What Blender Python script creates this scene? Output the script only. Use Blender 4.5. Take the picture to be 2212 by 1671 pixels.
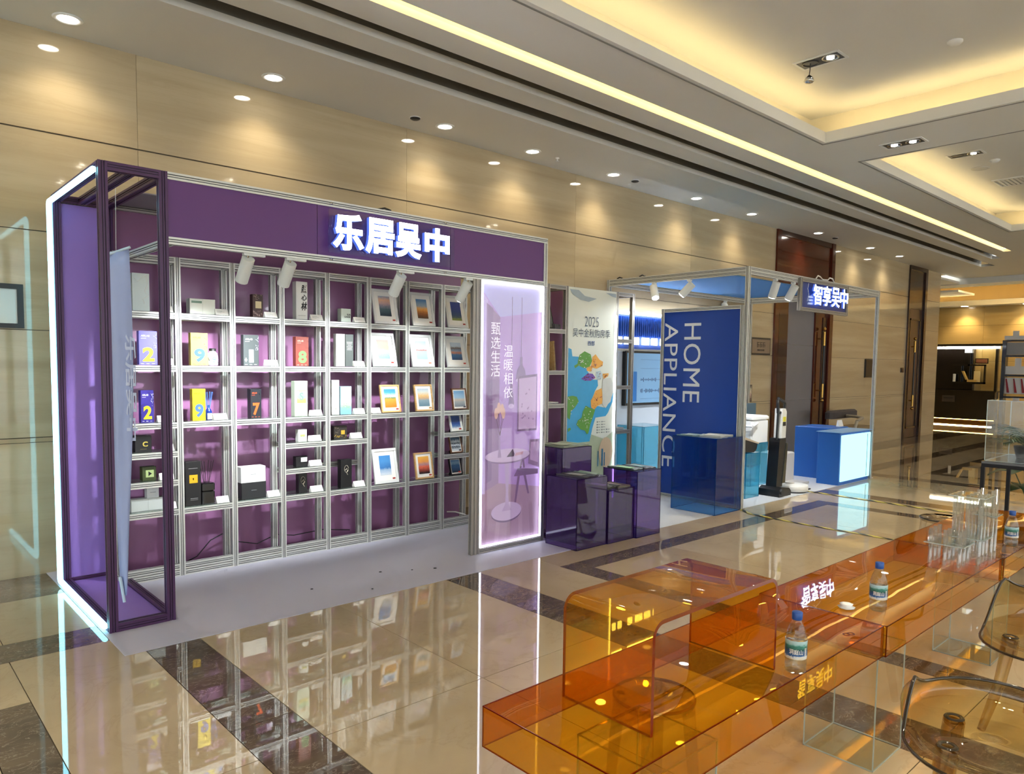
import bpy, bmesh, math, random
from mathutils import Vector, Matrix

for _o in list(bpy.data.objects): bpy.data.objects.remove(_o, do_unlink=True)
S = bpy.context.scene
COL = S.collection
R = math.radians
random.seed(7)

# ------------------------------------------------------------------ camera
def look_axes(yaw, pitch, roll):
    cy, sy, cp, sp = math.cos(yaw), math.sin(yaw), math.cos(pitch), math.sin(pitch)
    f = Vector((sy*cp, cy*cp, sp)); r = Vector((cy, -sy, 0)); u = r.cross(f)
    return (r*math.cos(roll)+u*math.sin(roll), -r*math.sin(roll)+u*math.cos(roll), f)
cd = bpy.data.cameras.new('camera'); cam = bpy.data.objects.new('camera', cd); COL.objects.link(cam)
_r, _u, _f = look_axes(R(42.52), R(-3.9), R(0.72))
cam.matrix_world = Matrix(((_r.x, _u.x, -_f.x, 0), (_r.y, _u.y, -_f.y, 0), (_r.z, _u.z, -_f.z, 1.476), (0, 0, 0, 1)))
cd.sensor_width = 36.0; cd.lens = 1580.0/2212.0*36.0; cd.shift_y = 58.0/2212.0
cd.clip_start = 0.05; cd.clip_end = 120
S.camera = cam

# ------------------------------------------------------------------ world, view
W = bpy.data.worlds.new('lobby_surroundings'); S.world = W; W.use_nodes = True
W.node_tree.nodes['Background'].inputs[0].default_value = (0.72, 0.75, 0.74, 1)
W.node_tree.nodes['Background'].inputs[1].default_value = 1.6
S.view_settings.view_transform = 'Standard'; S.view_settings.look = 'None'
S.view_settings.gamma = 1.0; S.view_settings.use_curve_mapping = False
S.view_settings.exposure = 0.92
cyc = S.cycles
cyc.max_bounces = 5; cyc.diffuse_bounces = 2; cyc.glossy_bounces = 3; cyc.transmission_bounces = 2
cyc.use_adaptive_sampling = True; cyc.adaptive_threshold = 0.15; cyc.adaptive_min_samples = 8
cyc.transparent_max_bounces = 24; cyc.use_denoising = True
cyc.sample_clamp_indirect = 6.0; cyc.caustics_reflective = False; cyc.caustics_refractive = False

# ------------------------------------------------------------------ materials
def lin(h):
    h = h.lstrip('#'); o = []
    for i in (0, 2, 4):
        c = int(h[i:i+2], 16)/255.0
        o.append(c/12.92 if c <= 0.04045 else ((c+0.055)/1.055)**2.4)
    return (o[0], o[1], o[2], 1.0)
MATS = {}
def mat(name, col='#808080', rough=0.5, metal=0.0, spec=0.5, emit=None, estr=0.0, coat=0.0, noise=0.0, nscale=8.0, bump=0.0):
    if name in MATS: return MATS[name]
    m = bpy.data.materials.new(name); m.use_nodes = True; MATS[name] = m
    nt = m.node_tree; b = nt.nodes['Principled BSDF']
    c = lin(col) if isinstance(col, str) else col
    b.inputs['Base Color'].default_value = c; b.inputs['Roughness'].default_value = rough
    b.inputs['Metallic'].default_value = metal; b.inputs['Specular IOR Level'].default_value = spec
    b.inputs['Coat Weight'].default_value = coat; b.inputs['Coat Roughness'].default_value = 0.04
    if emit:
        b.inputs['Emission Color'].default_value = lin(emit); b.inputs['Emission Strength'].default_value = estr
    tc = nt.nodes.new('ShaderNodeTexCoord'); nz = nt.nodes.new('ShaderNodeTexNoise')
    nz.inputs['Scale'].default_value = nscale; nz.inputs['Detail'].default_value = 4
    nt.links.new(tc.outputs['Object'], nz.inputs['Vector'])
    if noise > 0:
        mr = nt.nodes.new('ShaderNodeMapRange'); mr.inputs['To Min'].default_value = 1-noise; mr.inputs['To Max'].default_value = 1+noise
        vm = nt.nodes.new('ShaderNodeVectorMath'); vm.operation = 'SCALE'; vm.inputs[0].default_value = c[:3]
        nt.links.new(nz.outputs['Fac'], mr.inputs['Value']); nt.links.new(mr.outputs[0], vm.inputs['Scale'])
        nt.links.new(vm.outputs[0], b.inputs['Base Color'])
    if bump > 0:
        bp = nt.nodes.new('ShaderNodeBump'); bp.inputs['Strength'].default_value = bump; bp.inputs['Distance'].default_value = 0.01
        nt.links.new(nz.outputs['Fac'], bp.inputs['Height']); nt.links.new(bp.outputs[0], b.inputs['Normal'])
    return m
def ramp(nt, stops):
    r = nt.nodes.new('ShaderNodeValToRGB'); e = r.color_ramp.elements
    while len(e) > 1: e.remove(e[-1])
    e[0].position = stops[0][0]; e[0].color = stops[0][1]
    for p, c in stops[1:]:
        n = e.new(p); n.color = c
    return r
def clear(name, tint, f0=0.045, rough=0.02, wave=0.0, wscale=2.0, maxf=1.0, body=None, bodyf=0.0, hump=0.0):
    """thin clear sheet: coloured straight transmission plus a Schlick reflection (same from both sides)"""
    if name in MATS: return MATS[name]
    m = bpy.data.materials.new(name); m.use_nodes = True; MATS[name] = m
    nt = m.node_tree; N = nt.nodes; L = nt.links
    for n in list(N): N.remove(n)
    out = N.new('ShaderNodeOutputMaterial'); tr = N.new('ShaderNodeBsdfTransparent'); gl = N.new('ShaderNodeBsdfGlossy'); mx = N.new('ShaderNodeMixShader')
    tr.inputs[0].default_value = lin(tint) if isinstance(tint, str) else tint
    gl.inputs['Color'].default_value = (1, 1, 1, 1); gl.inputs['Roughness'].default_value = rough
    ge = N.new('ShaderNodeNewGeometry'); dt = N.new('ShaderNodeVectorMath'); dt.operation = 'DOT_PRODUCT'
    ab = N.new('ShaderNodeMath'); ab.operation = 'ABSOLUTE'
    su = N.new('ShaderNodeMath'); su.operation = 'SUBTRACT'; su.inputs[0].default_value = 1.0; su.use_clamp = True
    pw = N.new('ShaderNodeMath'); pw.operation = 'POWER'; pw.inputs[1].default_value = 5.0
    ma = N.new('ShaderNodeMath'); ma.operation = 'MULTIPLY_ADD'; ma.inputs[1].default_value = maxf-f0; ma.inputs[2].default_value = f0
    nrm = ge.outputs['Normal']
    if wave > 0:
        tc = N.new('ShaderNodeTexCoord'); nz = N.new('ShaderNodeTexNoise'); nz.inputs['Scale'].default_value = wscale; nz.inputs['Detail'].default_value = 1.0
        bp = N.new('ShaderNodeBump'); bp.inputs['Strength'].default_value = 1.0; bp.inputs['Distance'].default_value = wave
        L.new(tc.outputs['Object'], nz.inputs['Vector']); hh = nz.outputs['Fac']
        if hump:                                   # the sheet droops slightly towards its front edge
            sp = N.new('ShaderNodeSeparateXYZ'); L.new(tc.outputs['Generated'], sp.inputs[0])
            m1_ = N.new('ShaderNodeMath'); m1_.operation = 'MULTIPLY_ADD'; m1_.use_clamp = True; m1_.inputs[1].default_value = -2.0; m1_.inputs[2].default_value = 1.0; L.new(sp.outputs['Y'], m1_.inputs[0])
            sn = N.new('ShaderNodeMath'); sn.operation = 'POWER'; sn.inputs[1].default_value = 2.0; L.new(m1_.outputs[0], sn.inputs[0])
            ma2 = N.new('ShaderNodeMath'); ma2.operation = 'MULTIPLY_ADD'; ma2.inputs[1].default_value = -hump/wave; L.new(sn.outputs[0], ma2.inputs[0]); L.new(nz.outputs['Fac'], ma2.inputs[2]); hh = ma2.outputs[0]
        L.new(hh, bp.inputs['Height']); L.new(bp.outputs[0], gl.inputs['Normal'])
    L.new(ge.outputs['Incoming'], dt.inputs[0]); L.new(nrm, dt.inputs[1]); L.new(dt.outputs['Value'], ab.inputs[0])
    L.new(ab.outputs[0], su.inputs[1]); L.new(su.outputs[0], pw.inputs[0]); L.new(pw.outputs[0], ma.inputs[0]); L.new(ma.outputs[0], mx.inputs[0])
    src = tr.outputs[0]
    if body:
        df = N.new('ShaderNodeBsdfDiffuse'); df.inputs[0].default_value = lin(body); m2 = N.new('ShaderNodeMixShader'); m2.inputs[0].default_value = bodyf
        L.new(tr.outputs[0], m2.inputs[1]); L.new(df.outputs[0], m2.inputs[2]); src = m2.outputs[0]
    L.new(src, mx.inputs[1]); L.new(gl.outputs[0], mx.inputs[2]); L.new(mx.outputs[0], out.inputs[0])
    return m
def marble(name, base, dark, light, rough=0.08, vein=0.25, scale=1.3, grain=(1, 1, 1), spec=0.5, coat=0.0, veincol=None, veinw=0.02):
    if name in MATS: return MATS[name]
    m = bpy.data.materials.new(name); m.use_nodes = True; MATS[name] = m
    nt = m.node_tree; N = nt.nodes; L = nt.links; b = N['Principled BSDF']
    ge = N.new('ShaderNodeNewGeometry'); mp = N.new('ShaderNodeMapping'); mp.inputs['Scale'].default_value = grain
    oi = N.new('ShaderNodeObjectInfo'); ad = N.new('ShaderNodeVectorMath'); ad.operation = 'ADD'
    sc = N.new('ShaderNodeVectorMath'); sc.operation = 'SCALE'; sc.inputs[0].default_value = (37.0, 23.0, 11.0)
    L.new(oi.outputs['Random'], sc.inputs['Scale']); L.new(ge.outputs['Position'], ad.inputs[0]); L.new(sc.outputs[0], ad.inputs[1])
    L.new(ad.outputs[0], mp.inputs['Vector'])
    n1 = N.new('ShaderNodeTexNoise'); n1.inputs['Scale'].default_value = scale; n1.inputs['Detail'].default_value = 6; n1.inputs['Distortion'].default_value = 0.6
    L.new(mp.outputs[0], n1.inputs['Vector'])
    r1 = ramp(nt, [(0.3, lin(dark)), (0.5, lin(base)), (0.7, lin(light))]); L.new(n1.outputs['Fac'], r1.inputs[0])
    n2 = N.new('ShaderNodeTexNoise'); n2.inputs['Scale'].default_value = scale*1.7; n2.inputs['Detail'].default_value = 8; n2.inputs['Roughness'].default_value = 0.62; n2.inputs['Distortion'].default_value = 1.6
    L.new(mp.outputs[0], n2.inputs['Vector'])
    r2 = ramp(nt, [(0.5-veinw*2, (0, 0, 0, 1)), (0.5, (1, 1, 1, 1)), (0.5+veinw, (0, 0, 0, 1))]); L.new(n2.outputs['Fac'], r2.inputs[0])
    mu = N.new('ShaderNodeMath'); mu.operation = 'MULTIPLY'; mu.inputs[1].default_value = vein; L.new(r2.outputs[0], mu.inputs[0])
    mx = N.new('ShaderNodeMix'); mx.data_type = 'RGBA'; L.new(mu.outputs[0], mx.inputs['Factor']); L.new(r1.outputs[0], mx.inputs['A']); mx.inputs['B'].default_value = lin(veincol or light)
    L.new(mx.outputs['Result'], b.inputs['Base Color'])
    b.inputs['Roughness'].default_value = rough; b.inputs['Specular IOR Level'].default_value = spec; b.inputs['Coat Weight'].default_value = coat; b.inputs['Coat Roughness'].default_value = 0.012
    return m
def wood(name, c1, c2, rough=0.2, axis='Z', scale=6.0):
    if name in MATS: return MATS[name]
    m = bpy.data.materials.new(name); m.use_nodes = True; MATS[name] = m
    nt = m.node_tree; N = nt.nodes; L = nt.links; b = N['Principled BSDF']
    tc = N.new('ShaderNodeTexCoord'); mp = N.new('ShaderNodeMapping'); s = [scale*3]*3; s['XYZ'.index(axis)] = scale*0.25; mp.inputs['Scale'].default_value = s
    nz = N.new('ShaderNodeTexNoise'); nz.inputs['Detail'].default_value = 5; nz.inputs['Scale'].default_value = 1.0; nz.inputs['Distortion'].default_value = 0.8
    L.new(tc.outputs['Object'], mp.inputs[0]); L.new(mp.outputs[0], nz.inputs['Vector'])
    r = ramp(nt, [(0.3, lin(c1)), (0.7, lin(c2))]); L.new(nz.outputs['Fac'], r.inputs[0]); L.new(r.outputs[0], b.inputs['Base Color'])
    b.inputs['Roughness'].default_value = rough; b.inputs['Coat Weight'].default_value = 0.3
    return m
def glow(name, col, strength):
    if name in MATS: return MATS[name]
    m = bpy.data.materials.new(name); m.use_nodes = True; MATS[name] = m
    nt = m.node_tree; N = nt.nodes
    for n in list(N): N.remove(n)
    e = N.new('ShaderNodeEmission'); o = N.new('ShaderNodeOutputMaterial')
    e.inputs[0].default_value = lin(col); e.inputs[1].default_value = strength; nt.links.new(e.outputs[0], o.inputs[0])
    return m
def picture(name, stops, detail=6.0, amt=0.25, rough=0.35):
    """printed landscape: colour bands up the sheet broken by noise"""
    if name in MATS: return MATS[name]
    m = bpy.data.materials.new(name); m.use_nodes = True; MATS[name] = m
    nt = m.node_tree; N = nt.nodes; L = nt.links; b = N['Principled BSDF']; b.inputs['Roughness'].default_value = rough
    tc = N.new('ShaderNodeTexCoord'); sp = N.new('ShaderNodeSeparateXYZ'); nz = N.new('ShaderNodeTexNoise'); nz.inputs['Scale'].default_value = detail; nz.inputs['Detail'].default_value = 5
    mp = N.new('ShaderNodeMapping'); mp.inputs['Scale'].default_value = (1, 1, 2.2)
    L.new(tc.outputs['Generated'], sp.inputs[0]); L.new(tc.outputs['Generated'], mp.inputs[0]); L.new(mp.outputs[0], nz.inputs['Vector'])
    ma = N.new('ShaderNodeMath'); ma.operation = 'MULTIPLY_ADD'; ma.inputs[1].default_value = amt
    su = N.new('ShaderNodeMath'); su.operation = 'SUBTRACT'; su.inputs[1].default_value = amt*0.5
    L.new(nz.outputs['Fac'], ma.inputs[0]); L.new(sp.outputs['Z'], ma.inputs[2]); L.new(ma.outputs[0], su.inputs[0])
    r = ramp(nt, [(p, lin(c)) for p, c in stops]); L.new(su.outputs[0], r.inputs[0]); L.new(r.outputs[0], b.inputs['Base Color'])
    return m

# ------------------------------------------------------------------ mesh building
WL = {}
def wloc(o):
    v = Vector((0, 0, 0))
    while o: v += o.location; o = o.parent
    return v
def put(name, me, parent=None, loc=None, rot=None):
    o = bpy.data.objects.new(name, me); COL.objects.link(o)
    if parent: o.parent = parent
    if loc is not None: o.location = loc
    if rot is not None: o.rotation_euler = rot
    return o
def tag(o, label=None, cat=None, group=None, kind=None):
    if label: o['label'] = label
    if cat: o['category'] = cat
    if group: o['group'] = group
    if kind: o['kind'] = kind
    return o
def thing(name, label, cat, loc, rz=0.0, group=None):
    e = bpy.data.objects.new(name, None); COL.objects.link(e); e.location = loc; e.rotation_euler = (0, 0, rz); e.empty_display_size = 0.1
    return tag(e, label, cat, group)
class MB:
    def __init__(s): s.v = []; s.f = []; s.m = []; s.sm = []
    def add(s, vs, fs, mi=0, smooth=False):
        n = len(s.v); s.v += [tuple(p) for p in vs]
        for f in fs: s.f.append([i+n for i in f]); s.m.append(mi); s.sm.append(smooth)
        return s
    def box(s, x0, x1, y0, y1, z0, z1, mi=0):
        return s.add([(x0, y0, z0), (x1, y0, z0), (x1, y1, z0), (x0, y1, z0), (x0, y0, z1), (x1, y0, z1), (x1, y1, z1), (x0, y1, z1)],
                     [(0, 3, 2, 1), (4, 5, 6, 7), (0, 1, 5, 4), (1, 2, 6, 5), (2, 3, 7, 6), (3, 0, 4, 7)], mi)
    def rbox(s, x0, x1, y0, y1, z0, z1, b=0.004, mi=0):
        """box with chamfered vertical and top edges"""
        P = [(x0+b, y0), (x1-b, y0), (x1, y0+b), (x1, y1-b), (x1-b, y1), (x0+b, y1), (x0, y1-b), (x0, y0+b)]
        Q = [(x0+2*b, y0+b), (x1-2*b, y0+b), (x1-b, y0+2*b), (x1-b, y1-2*b), (x1-2*b, y1-b), (x0+2*b, y1-b), (x0+b, y1-2*b), (x0+b, y0+2*b)]
        v = [(p[0], p[1], z0) for p in P]+[(p[0], p[1], z1-b) for p in P]+[(p[0], p[1], z1) for p in Q]
        f = [tuple(reversed(range(8))), tuple(range(16, 24))]
        for k in range(8):
            j = (k+1) % 8; f += [(k, j, 8+j, 8+k), (8+k, 8+j, 16+j, 16+k)]
        return s.add(v, f, mi)
    def prism(s, pts, axis, a0, a1, mi=0, smooth=False):
        """extrude a 2D outline (counter-clockwise) along axis: x -> (y,z), y -> (x,z), z -> (x,y)"""
        def P(p, a): return {'x': (a, p[0], p[1]), 'y': (p[0], a, p[1]), 'z': (p[0], p[1], a)}[axis]
        n = len(pts); v = [P(p, a0) for p in pts]+[P(p, a1) for p in pts]
        f = [(k, (k+1) % n, n+(k+1) % n, n+k) for k in range(n)]
        s.add(v, f, mi, smooth); return s.add(v, [tuple(reversed(range(n))), tuple(range(n, 2*n))], mi)
    def lathe(s, prof, seg=24, c=(0, 0, 0), mi=0, cap=True):
        v = []; f = []; n = len(prof)
        for r, z in prof:
            for k in range(seg):
                a = 2*math.pi*k/seg; v.append((c[0]+r*math.cos(a), c[1]+r*math.sin(a), c[2]+z))
        for i in range(n-1):
            for k in range(seg): j = (k+1) % seg; f.append((i*seg+k, i*seg+j, (i+1)*seg+j, (i+1)*seg+k))
        s.add(v, f, mi, True)
        if cap:
            s.add([v[k] for k in range(seg)], [tuple(reversed(range(seg)))], mi); s.add([v[(n-1)*seg+k] for k in range(seg)], [tuple(range(seg))], mi)
        return s
    def tube(s, pts, r, seg=10, mi=0):
        pts = [Vector(p) for p in pts]; rs = r if isinstance(r, (list, tuple)) else [r]*len(pts); v = []; f = []; up = None
        for i, p in enumerate(pts):
            d = (pts[min(i+1, len(pts)-1)]-pts[max(i-1, 0)]).normalized()
            if up is None: up = Vector((0, 0, 1)) if abs(d.z) < 0.9 else Vector((1, 0, 0))
            a = d.cross(up).normalized(); b = a.cross(d).normalized(); up = b
            for k in range(seg):
                t = 2*math.pi*k/seg; v.append(p+(a*math.cos(t)+b*math.sin(t))*rs[i])
        for i in range(len(pts)-1):
            for k in range(seg): j = (k+1) % seg; f.append((i*seg+k, (i+1)*seg+k, (i+1)*seg+j, i*seg+j))
        s.add(v, f, mi, True); n = (len(pts)-1)*seg
        return s.add(v, [tuple(range(seg)), tuple(reversed(range(n, n+seg)))], mi)
    def build(s, name, mats, parent=None, local=False, loc=None, rot=None):
        me = bpy.data.meshes.new(name)
        off = wloc(parent) if (parent and not local) else Vector((0, 0, 0))
        me.from_pydata([(p[0]-off.x, p[1]-off.y, p[2]-off.z) for p in s.v], [], s.f)
        for m in (mats if isinstance(mats, (list, tuple)) else [mats]): me.materials.append(m)
        for p, mi, sm in zip(me.polygons, s.m, s.sm): p.material_index = mi; p.use_smooth = sm
        me.update(); return put(name, me, parent, loc, rot)
def box(name, x0, x1, y0, y1, z0, z1, m, parent=None, local=False): return MB().box(x0, x1, y0, y1, z0, z1).build(name, m, parent, local)
def one(o, label, cat, group=None):
    """a thing that is a single mesh: move its origin to its own base"""
    c = Vector((0, 0, 0)); bb = [Vector(p) for p in o.bound_box]
    c.x = sum(p.x for p in bb)/8; c.y = sum(p.y for p in bb)/8; c.z = min(p.z for p in bb)
    o.data.transform(Matrix.Translation(-c)); o.location = o.location+c
    return tag(o, label, cat, group)
def _slot_section(h):
    a, b, d = 0.0035, 0.0085, 0.005
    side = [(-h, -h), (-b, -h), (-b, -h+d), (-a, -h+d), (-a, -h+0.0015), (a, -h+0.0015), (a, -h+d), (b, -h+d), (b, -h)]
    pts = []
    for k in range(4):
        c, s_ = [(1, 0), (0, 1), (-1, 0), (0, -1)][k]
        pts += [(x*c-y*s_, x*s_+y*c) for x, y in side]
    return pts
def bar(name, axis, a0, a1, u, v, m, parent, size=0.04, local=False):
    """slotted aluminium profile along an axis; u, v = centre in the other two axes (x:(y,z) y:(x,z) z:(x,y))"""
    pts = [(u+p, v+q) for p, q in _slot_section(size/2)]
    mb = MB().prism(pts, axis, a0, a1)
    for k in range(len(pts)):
        if k % 9 in (1, 2, 3, 5, 6, 7): mb.m[k] = 1  # slot faces coloured dark in place of the shade inside them
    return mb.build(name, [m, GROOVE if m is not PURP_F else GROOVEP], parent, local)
TXT = {}
def glyphs(body, bold=0.0, extrude=0.0, spacing=1.0, shear=0.0):
    k = (body, bold, extrude, spacing, shear)
    if k in TXT: return TXT[k]
    cu = bpy.data.curves.new('glyphs', 'FONT'); cu.body = body; cu.offset = bold; cu.extrude = extrude; cu.space_character = spacing; cu.resolution_u = 4; cu.shear = shear
    o = bpy.data.objects.new('glyphs', cu); COL.objects.link(o); dg = bpy.context.evaluated_depsgraph_get(); dg.update()
    me = bpy.data.meshes.new_from_object(o.evaluated_get(dg)); v = [tuple(p.co) for p in me.vertices]; f = [tuple(p.vertices) for p in me.polygons]
    bpy.data.objects.remove(o, do_unlink=True); bpy.data.meshes.remove(me)
    xs = [p[0] for p in v]; ys = [p[1] for p in v]; x0, x1, y0, y1 = min(xs), max(xs), min(ys), max(ys)
    TXT[k] = ([((p[0]-x0)/(x1-x0), (p[1]-y0)/max(y1-y0, 1e-6), p[2]) for p in v], f)
    return TXT[k]
def text(name, body, o, xv, yv, m, parent=None, local=False, bold=0.01, depth=0.0, mb=None, mi=0, spacing=1.0, shear=0.0):
    """lettering fitted into the parallelogram o, o+xv, o+yv (front faces along xv x yv)"""
    o, xv, yv = Vector(o), Vector(xv), Vector(yv); n = xv.cross(yv).normalized()
    gv, gf = glyphs(body, bold, 0.5 if depth else 0.0, spacing, shear)
    vs = [o+xv*p[0]+yv*p[1]+n*((p[2]+0.5)*depth if depth else 0.0) for p in gv]
    if mb is not None: return mb.add(vs, gf, mi)
    return MB().add(vs, gf).build(name, m, parent, local)
def spot(name, loc, target, watts, angle, blend, col, parent, radius=0.03):
    l = bpy.data.lights.new(name, 'SPOT'); l.energy = watts; l.spot_size = R(angle); l.spot_blend = blend; l.color = col; l.shadow_soft_size = radius
    o = bpy.data.objects.new(name, l); COL.objects.link(o)
    d = (Vector(target)-Vector(loc)); o.rotation_euler = d.to_track_quat('-Z', 'Y').to_euler()
    o.parent = parent; o.location = Vector(loc)-(wloc(parent) if parent else Vector((0, 0, 0)))
    return o

# shared materials
ALU = mat('brushed_aluminium', '#d3d5d0', 0.38, 0.45, noise=0.04, nscale=40)
ALUD = mat('warm_aluminium', '#a8a39a', 0.38, 0.5, noise=0.04, nscale=40)
GROOVE = mat('slot_shadow_grey', '#5c5f60', 0.6, 0.2); GROOVEP = mat('slot_shadow_purple', '#2c1636', 0.5)
PURP_F = mat('dark_purple_paint', '#4a2a55', 0.38, 0.1, noise=0.05)
PURP = mat('purple_panel', '#613678', 0.45, noise=0.04, nscale=3)
MAUVE = mat('mauve_back_panel', '#9a6892', 0.3, noise=0.04, nscale=3, coat=0.15)
WHITE = mat('white_paint', '#e8e8e4', 0.4, noise=0.02)
CEIL = mat('ceiling_plaster', '#e2e0d8', 0.75, noise=0.02, nscale=2)
DARK = mat('black_plastic', '#121214', 0.35, noise=0.1)
CLEAR = clear('clear_acrylic', '#f6fbfa')
GLASS = clear('clear_shelf_glass', '#eef7f4')
LEDC = glow('cool_led', '#92e2f4', 4.0)
LEDW = glow('white_led', '#eef4ff', 12.0)
WARMT = glow('tray_cove_led', '#ffe2a4', 5.0)
WARM = glow('warm_cove_led', '#ffdc92', 16.0)
PAPER = mat('white_card', '#f2f1ec', 0.6, noise=0.02)
INK = mat('black_ink', '#18181a', 0.5, noise=0.05)
BRASS = mat('brass', '#b08a45', 0.25, 0.9, noise=0.05)

# ================================================================== floor
BEIGE = marble('beige_marble', '#bfac8c', '#b4a080', '#c9b798', rough=0.02, vein=0.18, scale=0.9, veincol='#9a8361', spec=0.55, coat=0.25, veinw=0.012)
EMP = marble('brown_marble', '#64564a', '#594c41', '#716150', rough=0.02, vein=0.6, scale=4.5, grain=(1, 1.6, 1), veincol='#c4b49e', spec=0.5, coat=0.25, veinw=0.007)
GROUT = mat('grey_grout', '#6d6252', 0.6, noise=0.05)
floor = MB().box(-8, 30, -8, 12, -0.12, -0.012).build('floor', GROUT); tag(floor, 'polished beige marble floor with dark brown marble bands', None, None, 'structure')
YB = [(5.25, 5.80), (4.19, 4.465)]                       # bands that follow the wall
PER = 7.45
xs_strip = []; frames = []
for k in range(-1, 3):
    xs_strip += [(1.09+k*PER, 1.357+k*PER), (2.995+k*PER, 3.283+k*PER)]
    frames.append((3.83+k*PER, 8.0+k*PER))
def slab(x0, x1, y0, y1, m, nm='marble_tile'):
    g = 0.0018
    if x1-x0 < 0.01 or y1-y0 < 0.01: return
    MB().box(x0+g, x1-g, y0+g, y1-g, -0.02, 0.0).build(nm, m, floor)
def field(x0, x1, y0, y1):
    nx = max(1, round((x1-x0)/1.05)); ny = max(1, round((y1-y0)/1.6))
    for i in range(nx):
        for j in range(ny):
            slab(x0+(x1-x0)*i/nx, x0+(x1-x0)*(i+1)/nx, y0+(y1-y0)*j/ny, y0+(y1-y0)*(j+1)/ny, BEIGE)
XA, XZ, YA = -3.7, 26.0, -4.0
def strip(x0, x1, y0, y1):
    L = max(x1-x0, y1-y0); n = max(1, round(L/1.3))
    for i in range(n):
        if x1-x0 > y1-y0: slab(x0+(x1-x0)*i/n, x0+(x1-x0)*(i+1)/n, y0, y1, EMP, 'marble_strip')
        else: slab(x0, x1, y0+(y1-y0)*i/n, y0+(y1-y0)*(i+1)/n, EMP, 'marble_strip')
strip(XA, 18.45, *YB[0]); strip(XA, 24, *YB[1]); strip(18.45, 24, *YB[0])
field(XA, 24, 4.465, 5.25); field(18.45, 24, 5.8, 9.5); field(24, 26, YA, 9.5)
cuts = sorted(xs_strip); edges = [XA]+[c for p in cuts for c in p if XA < c < 24]+[24]
isdark = lambda x: any(a < x < b for a, b in xs_strip)
for a, b in zip(edges[:-1], edges[1:]):
    xm = (a+b)/2
    if isdark(xm): strip(a, b, YA, 4.19); continue
    fr = [f for f in frames if f[0] > a-0.3 and f[1] < b+0.3]
    if fr and fr[0][0] < 24 and b-a > 3:
        x0, x1 = max(fr[0][0], a), min(fr[0][1], b); w = 0.18; yt, yb = 3.64, -1.2
        field(a, x0, YA, 4.19); field(x1, b, YA, 4.19); field(x0, x1, yt, 4.19); field(x0, x1, YA, yb)
        strip(x0, x0+w, yb+w, yt); strip(x1-w, x1, yb+w, yt); strip(x0+w, x1-w, yt-w, yt); strip(x0+w, x1-w, yb, yb+w)
        field(x0+w, x1-w, yb+w, yt-w)
    else: field(a, b, YA, 4.19)

# ================================================================== corridor wall
YW, ZC = 5.80, 3.641
WALLM = marble('cream_wall_marble', '#bba988', '#b09d7c', '#c6b594', rough=0.06, vein=0.12, scale=0.8, grain=(0.35, 1, 6), veincol='#9d8a6a', spec=0.5, coat=0.2, veinw=0.02)
JOINT = mat('wall_joint', '#5b5140', 0.7, noise=0.05)
wall = MB().box(-8, 10.90, YW+0.012, YW+0.25, 0, 4.2).box(10.90, 12.96, YW+0.012, YW+0.25, 3.641, 4.2).box(12.96, 16.52, YW+0.012, YW+0.25, 0, 4.2).box(16.52, 17.55, YW+0.06, YW+0.25, 0, 4.2).box(17.55, 18.45, YW+0.012, YW+0.25, 0, 4.2).box(18.20, 18.438, YW+0.25, 9.5, 0, 4.2).build('wall_back', JOINT)
tag(wall, 'cream marble corridor wall in large horizontal slabs', None, None, 'structure')
rows = [(0.0, 0.905), (0.909, 0.937), (0.943, 1.660), (1.665, 2.320), (2.326, 2.975), (2.985, 3.641)]
def wslabs(x0, x1):
    n = max(1, round((x1-x0)/2.4))
    for i in range(n):
        a, b = x0+(x1-x0)*i/n, x0+(x1-x0)*(i+1)/n
        for r, (z0, z1) in enumerate(rows): MB().box(a+0.001, b-0.001, YW, YW+0.02, z0, z1).build('wall_slab', WALLM, wall)
wslabs(-3.0, 10.90); wslabs(12.96, 16.52); wslabs(17.55, 18.45)
for z0, z1 in rows: MB().box(18.43, 18.45, YW+0.02, 9.5, z0, z1).build('wall_slab', WALLM, wall)

# far lobby wall and side shell
XF = 22.6
FARW = marble('far_cream_marble', '#b99a5e', '#ad8e54', '#c4a76b', rough=0.2, vein=0.1, scale=0.6, grain=(1, 0.4, 5), veincol='#8d7342', veinw=0.02)
wf = MB().box(XF, XF+0.3, -8, 12, 0, 4.4).build('wall_far', mat('far_joint', '#6b5630', 0.7, noise=0.05)); tag(wf, 'warm cream stone wall of the far lobby', None, None, 'structure')
for j in range(8):
    for z0, z1 in ((0, 0.9), (0.906, 1.7), (1.706, 2.66), (2.666, 3.2)):
        MB().box(XF-0.02, XF, 8-2*j-1.995, 8-2*j, z0, z1).build('wall_slab', FARW, wf)
wl = MB().box(18.45, XF, 9.5, 9.7, 0, 4.4).build('wall_lobby', FARW); tag(wl, 'cream stone end wall of the lobby recess', None, None, 'structure')

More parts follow.
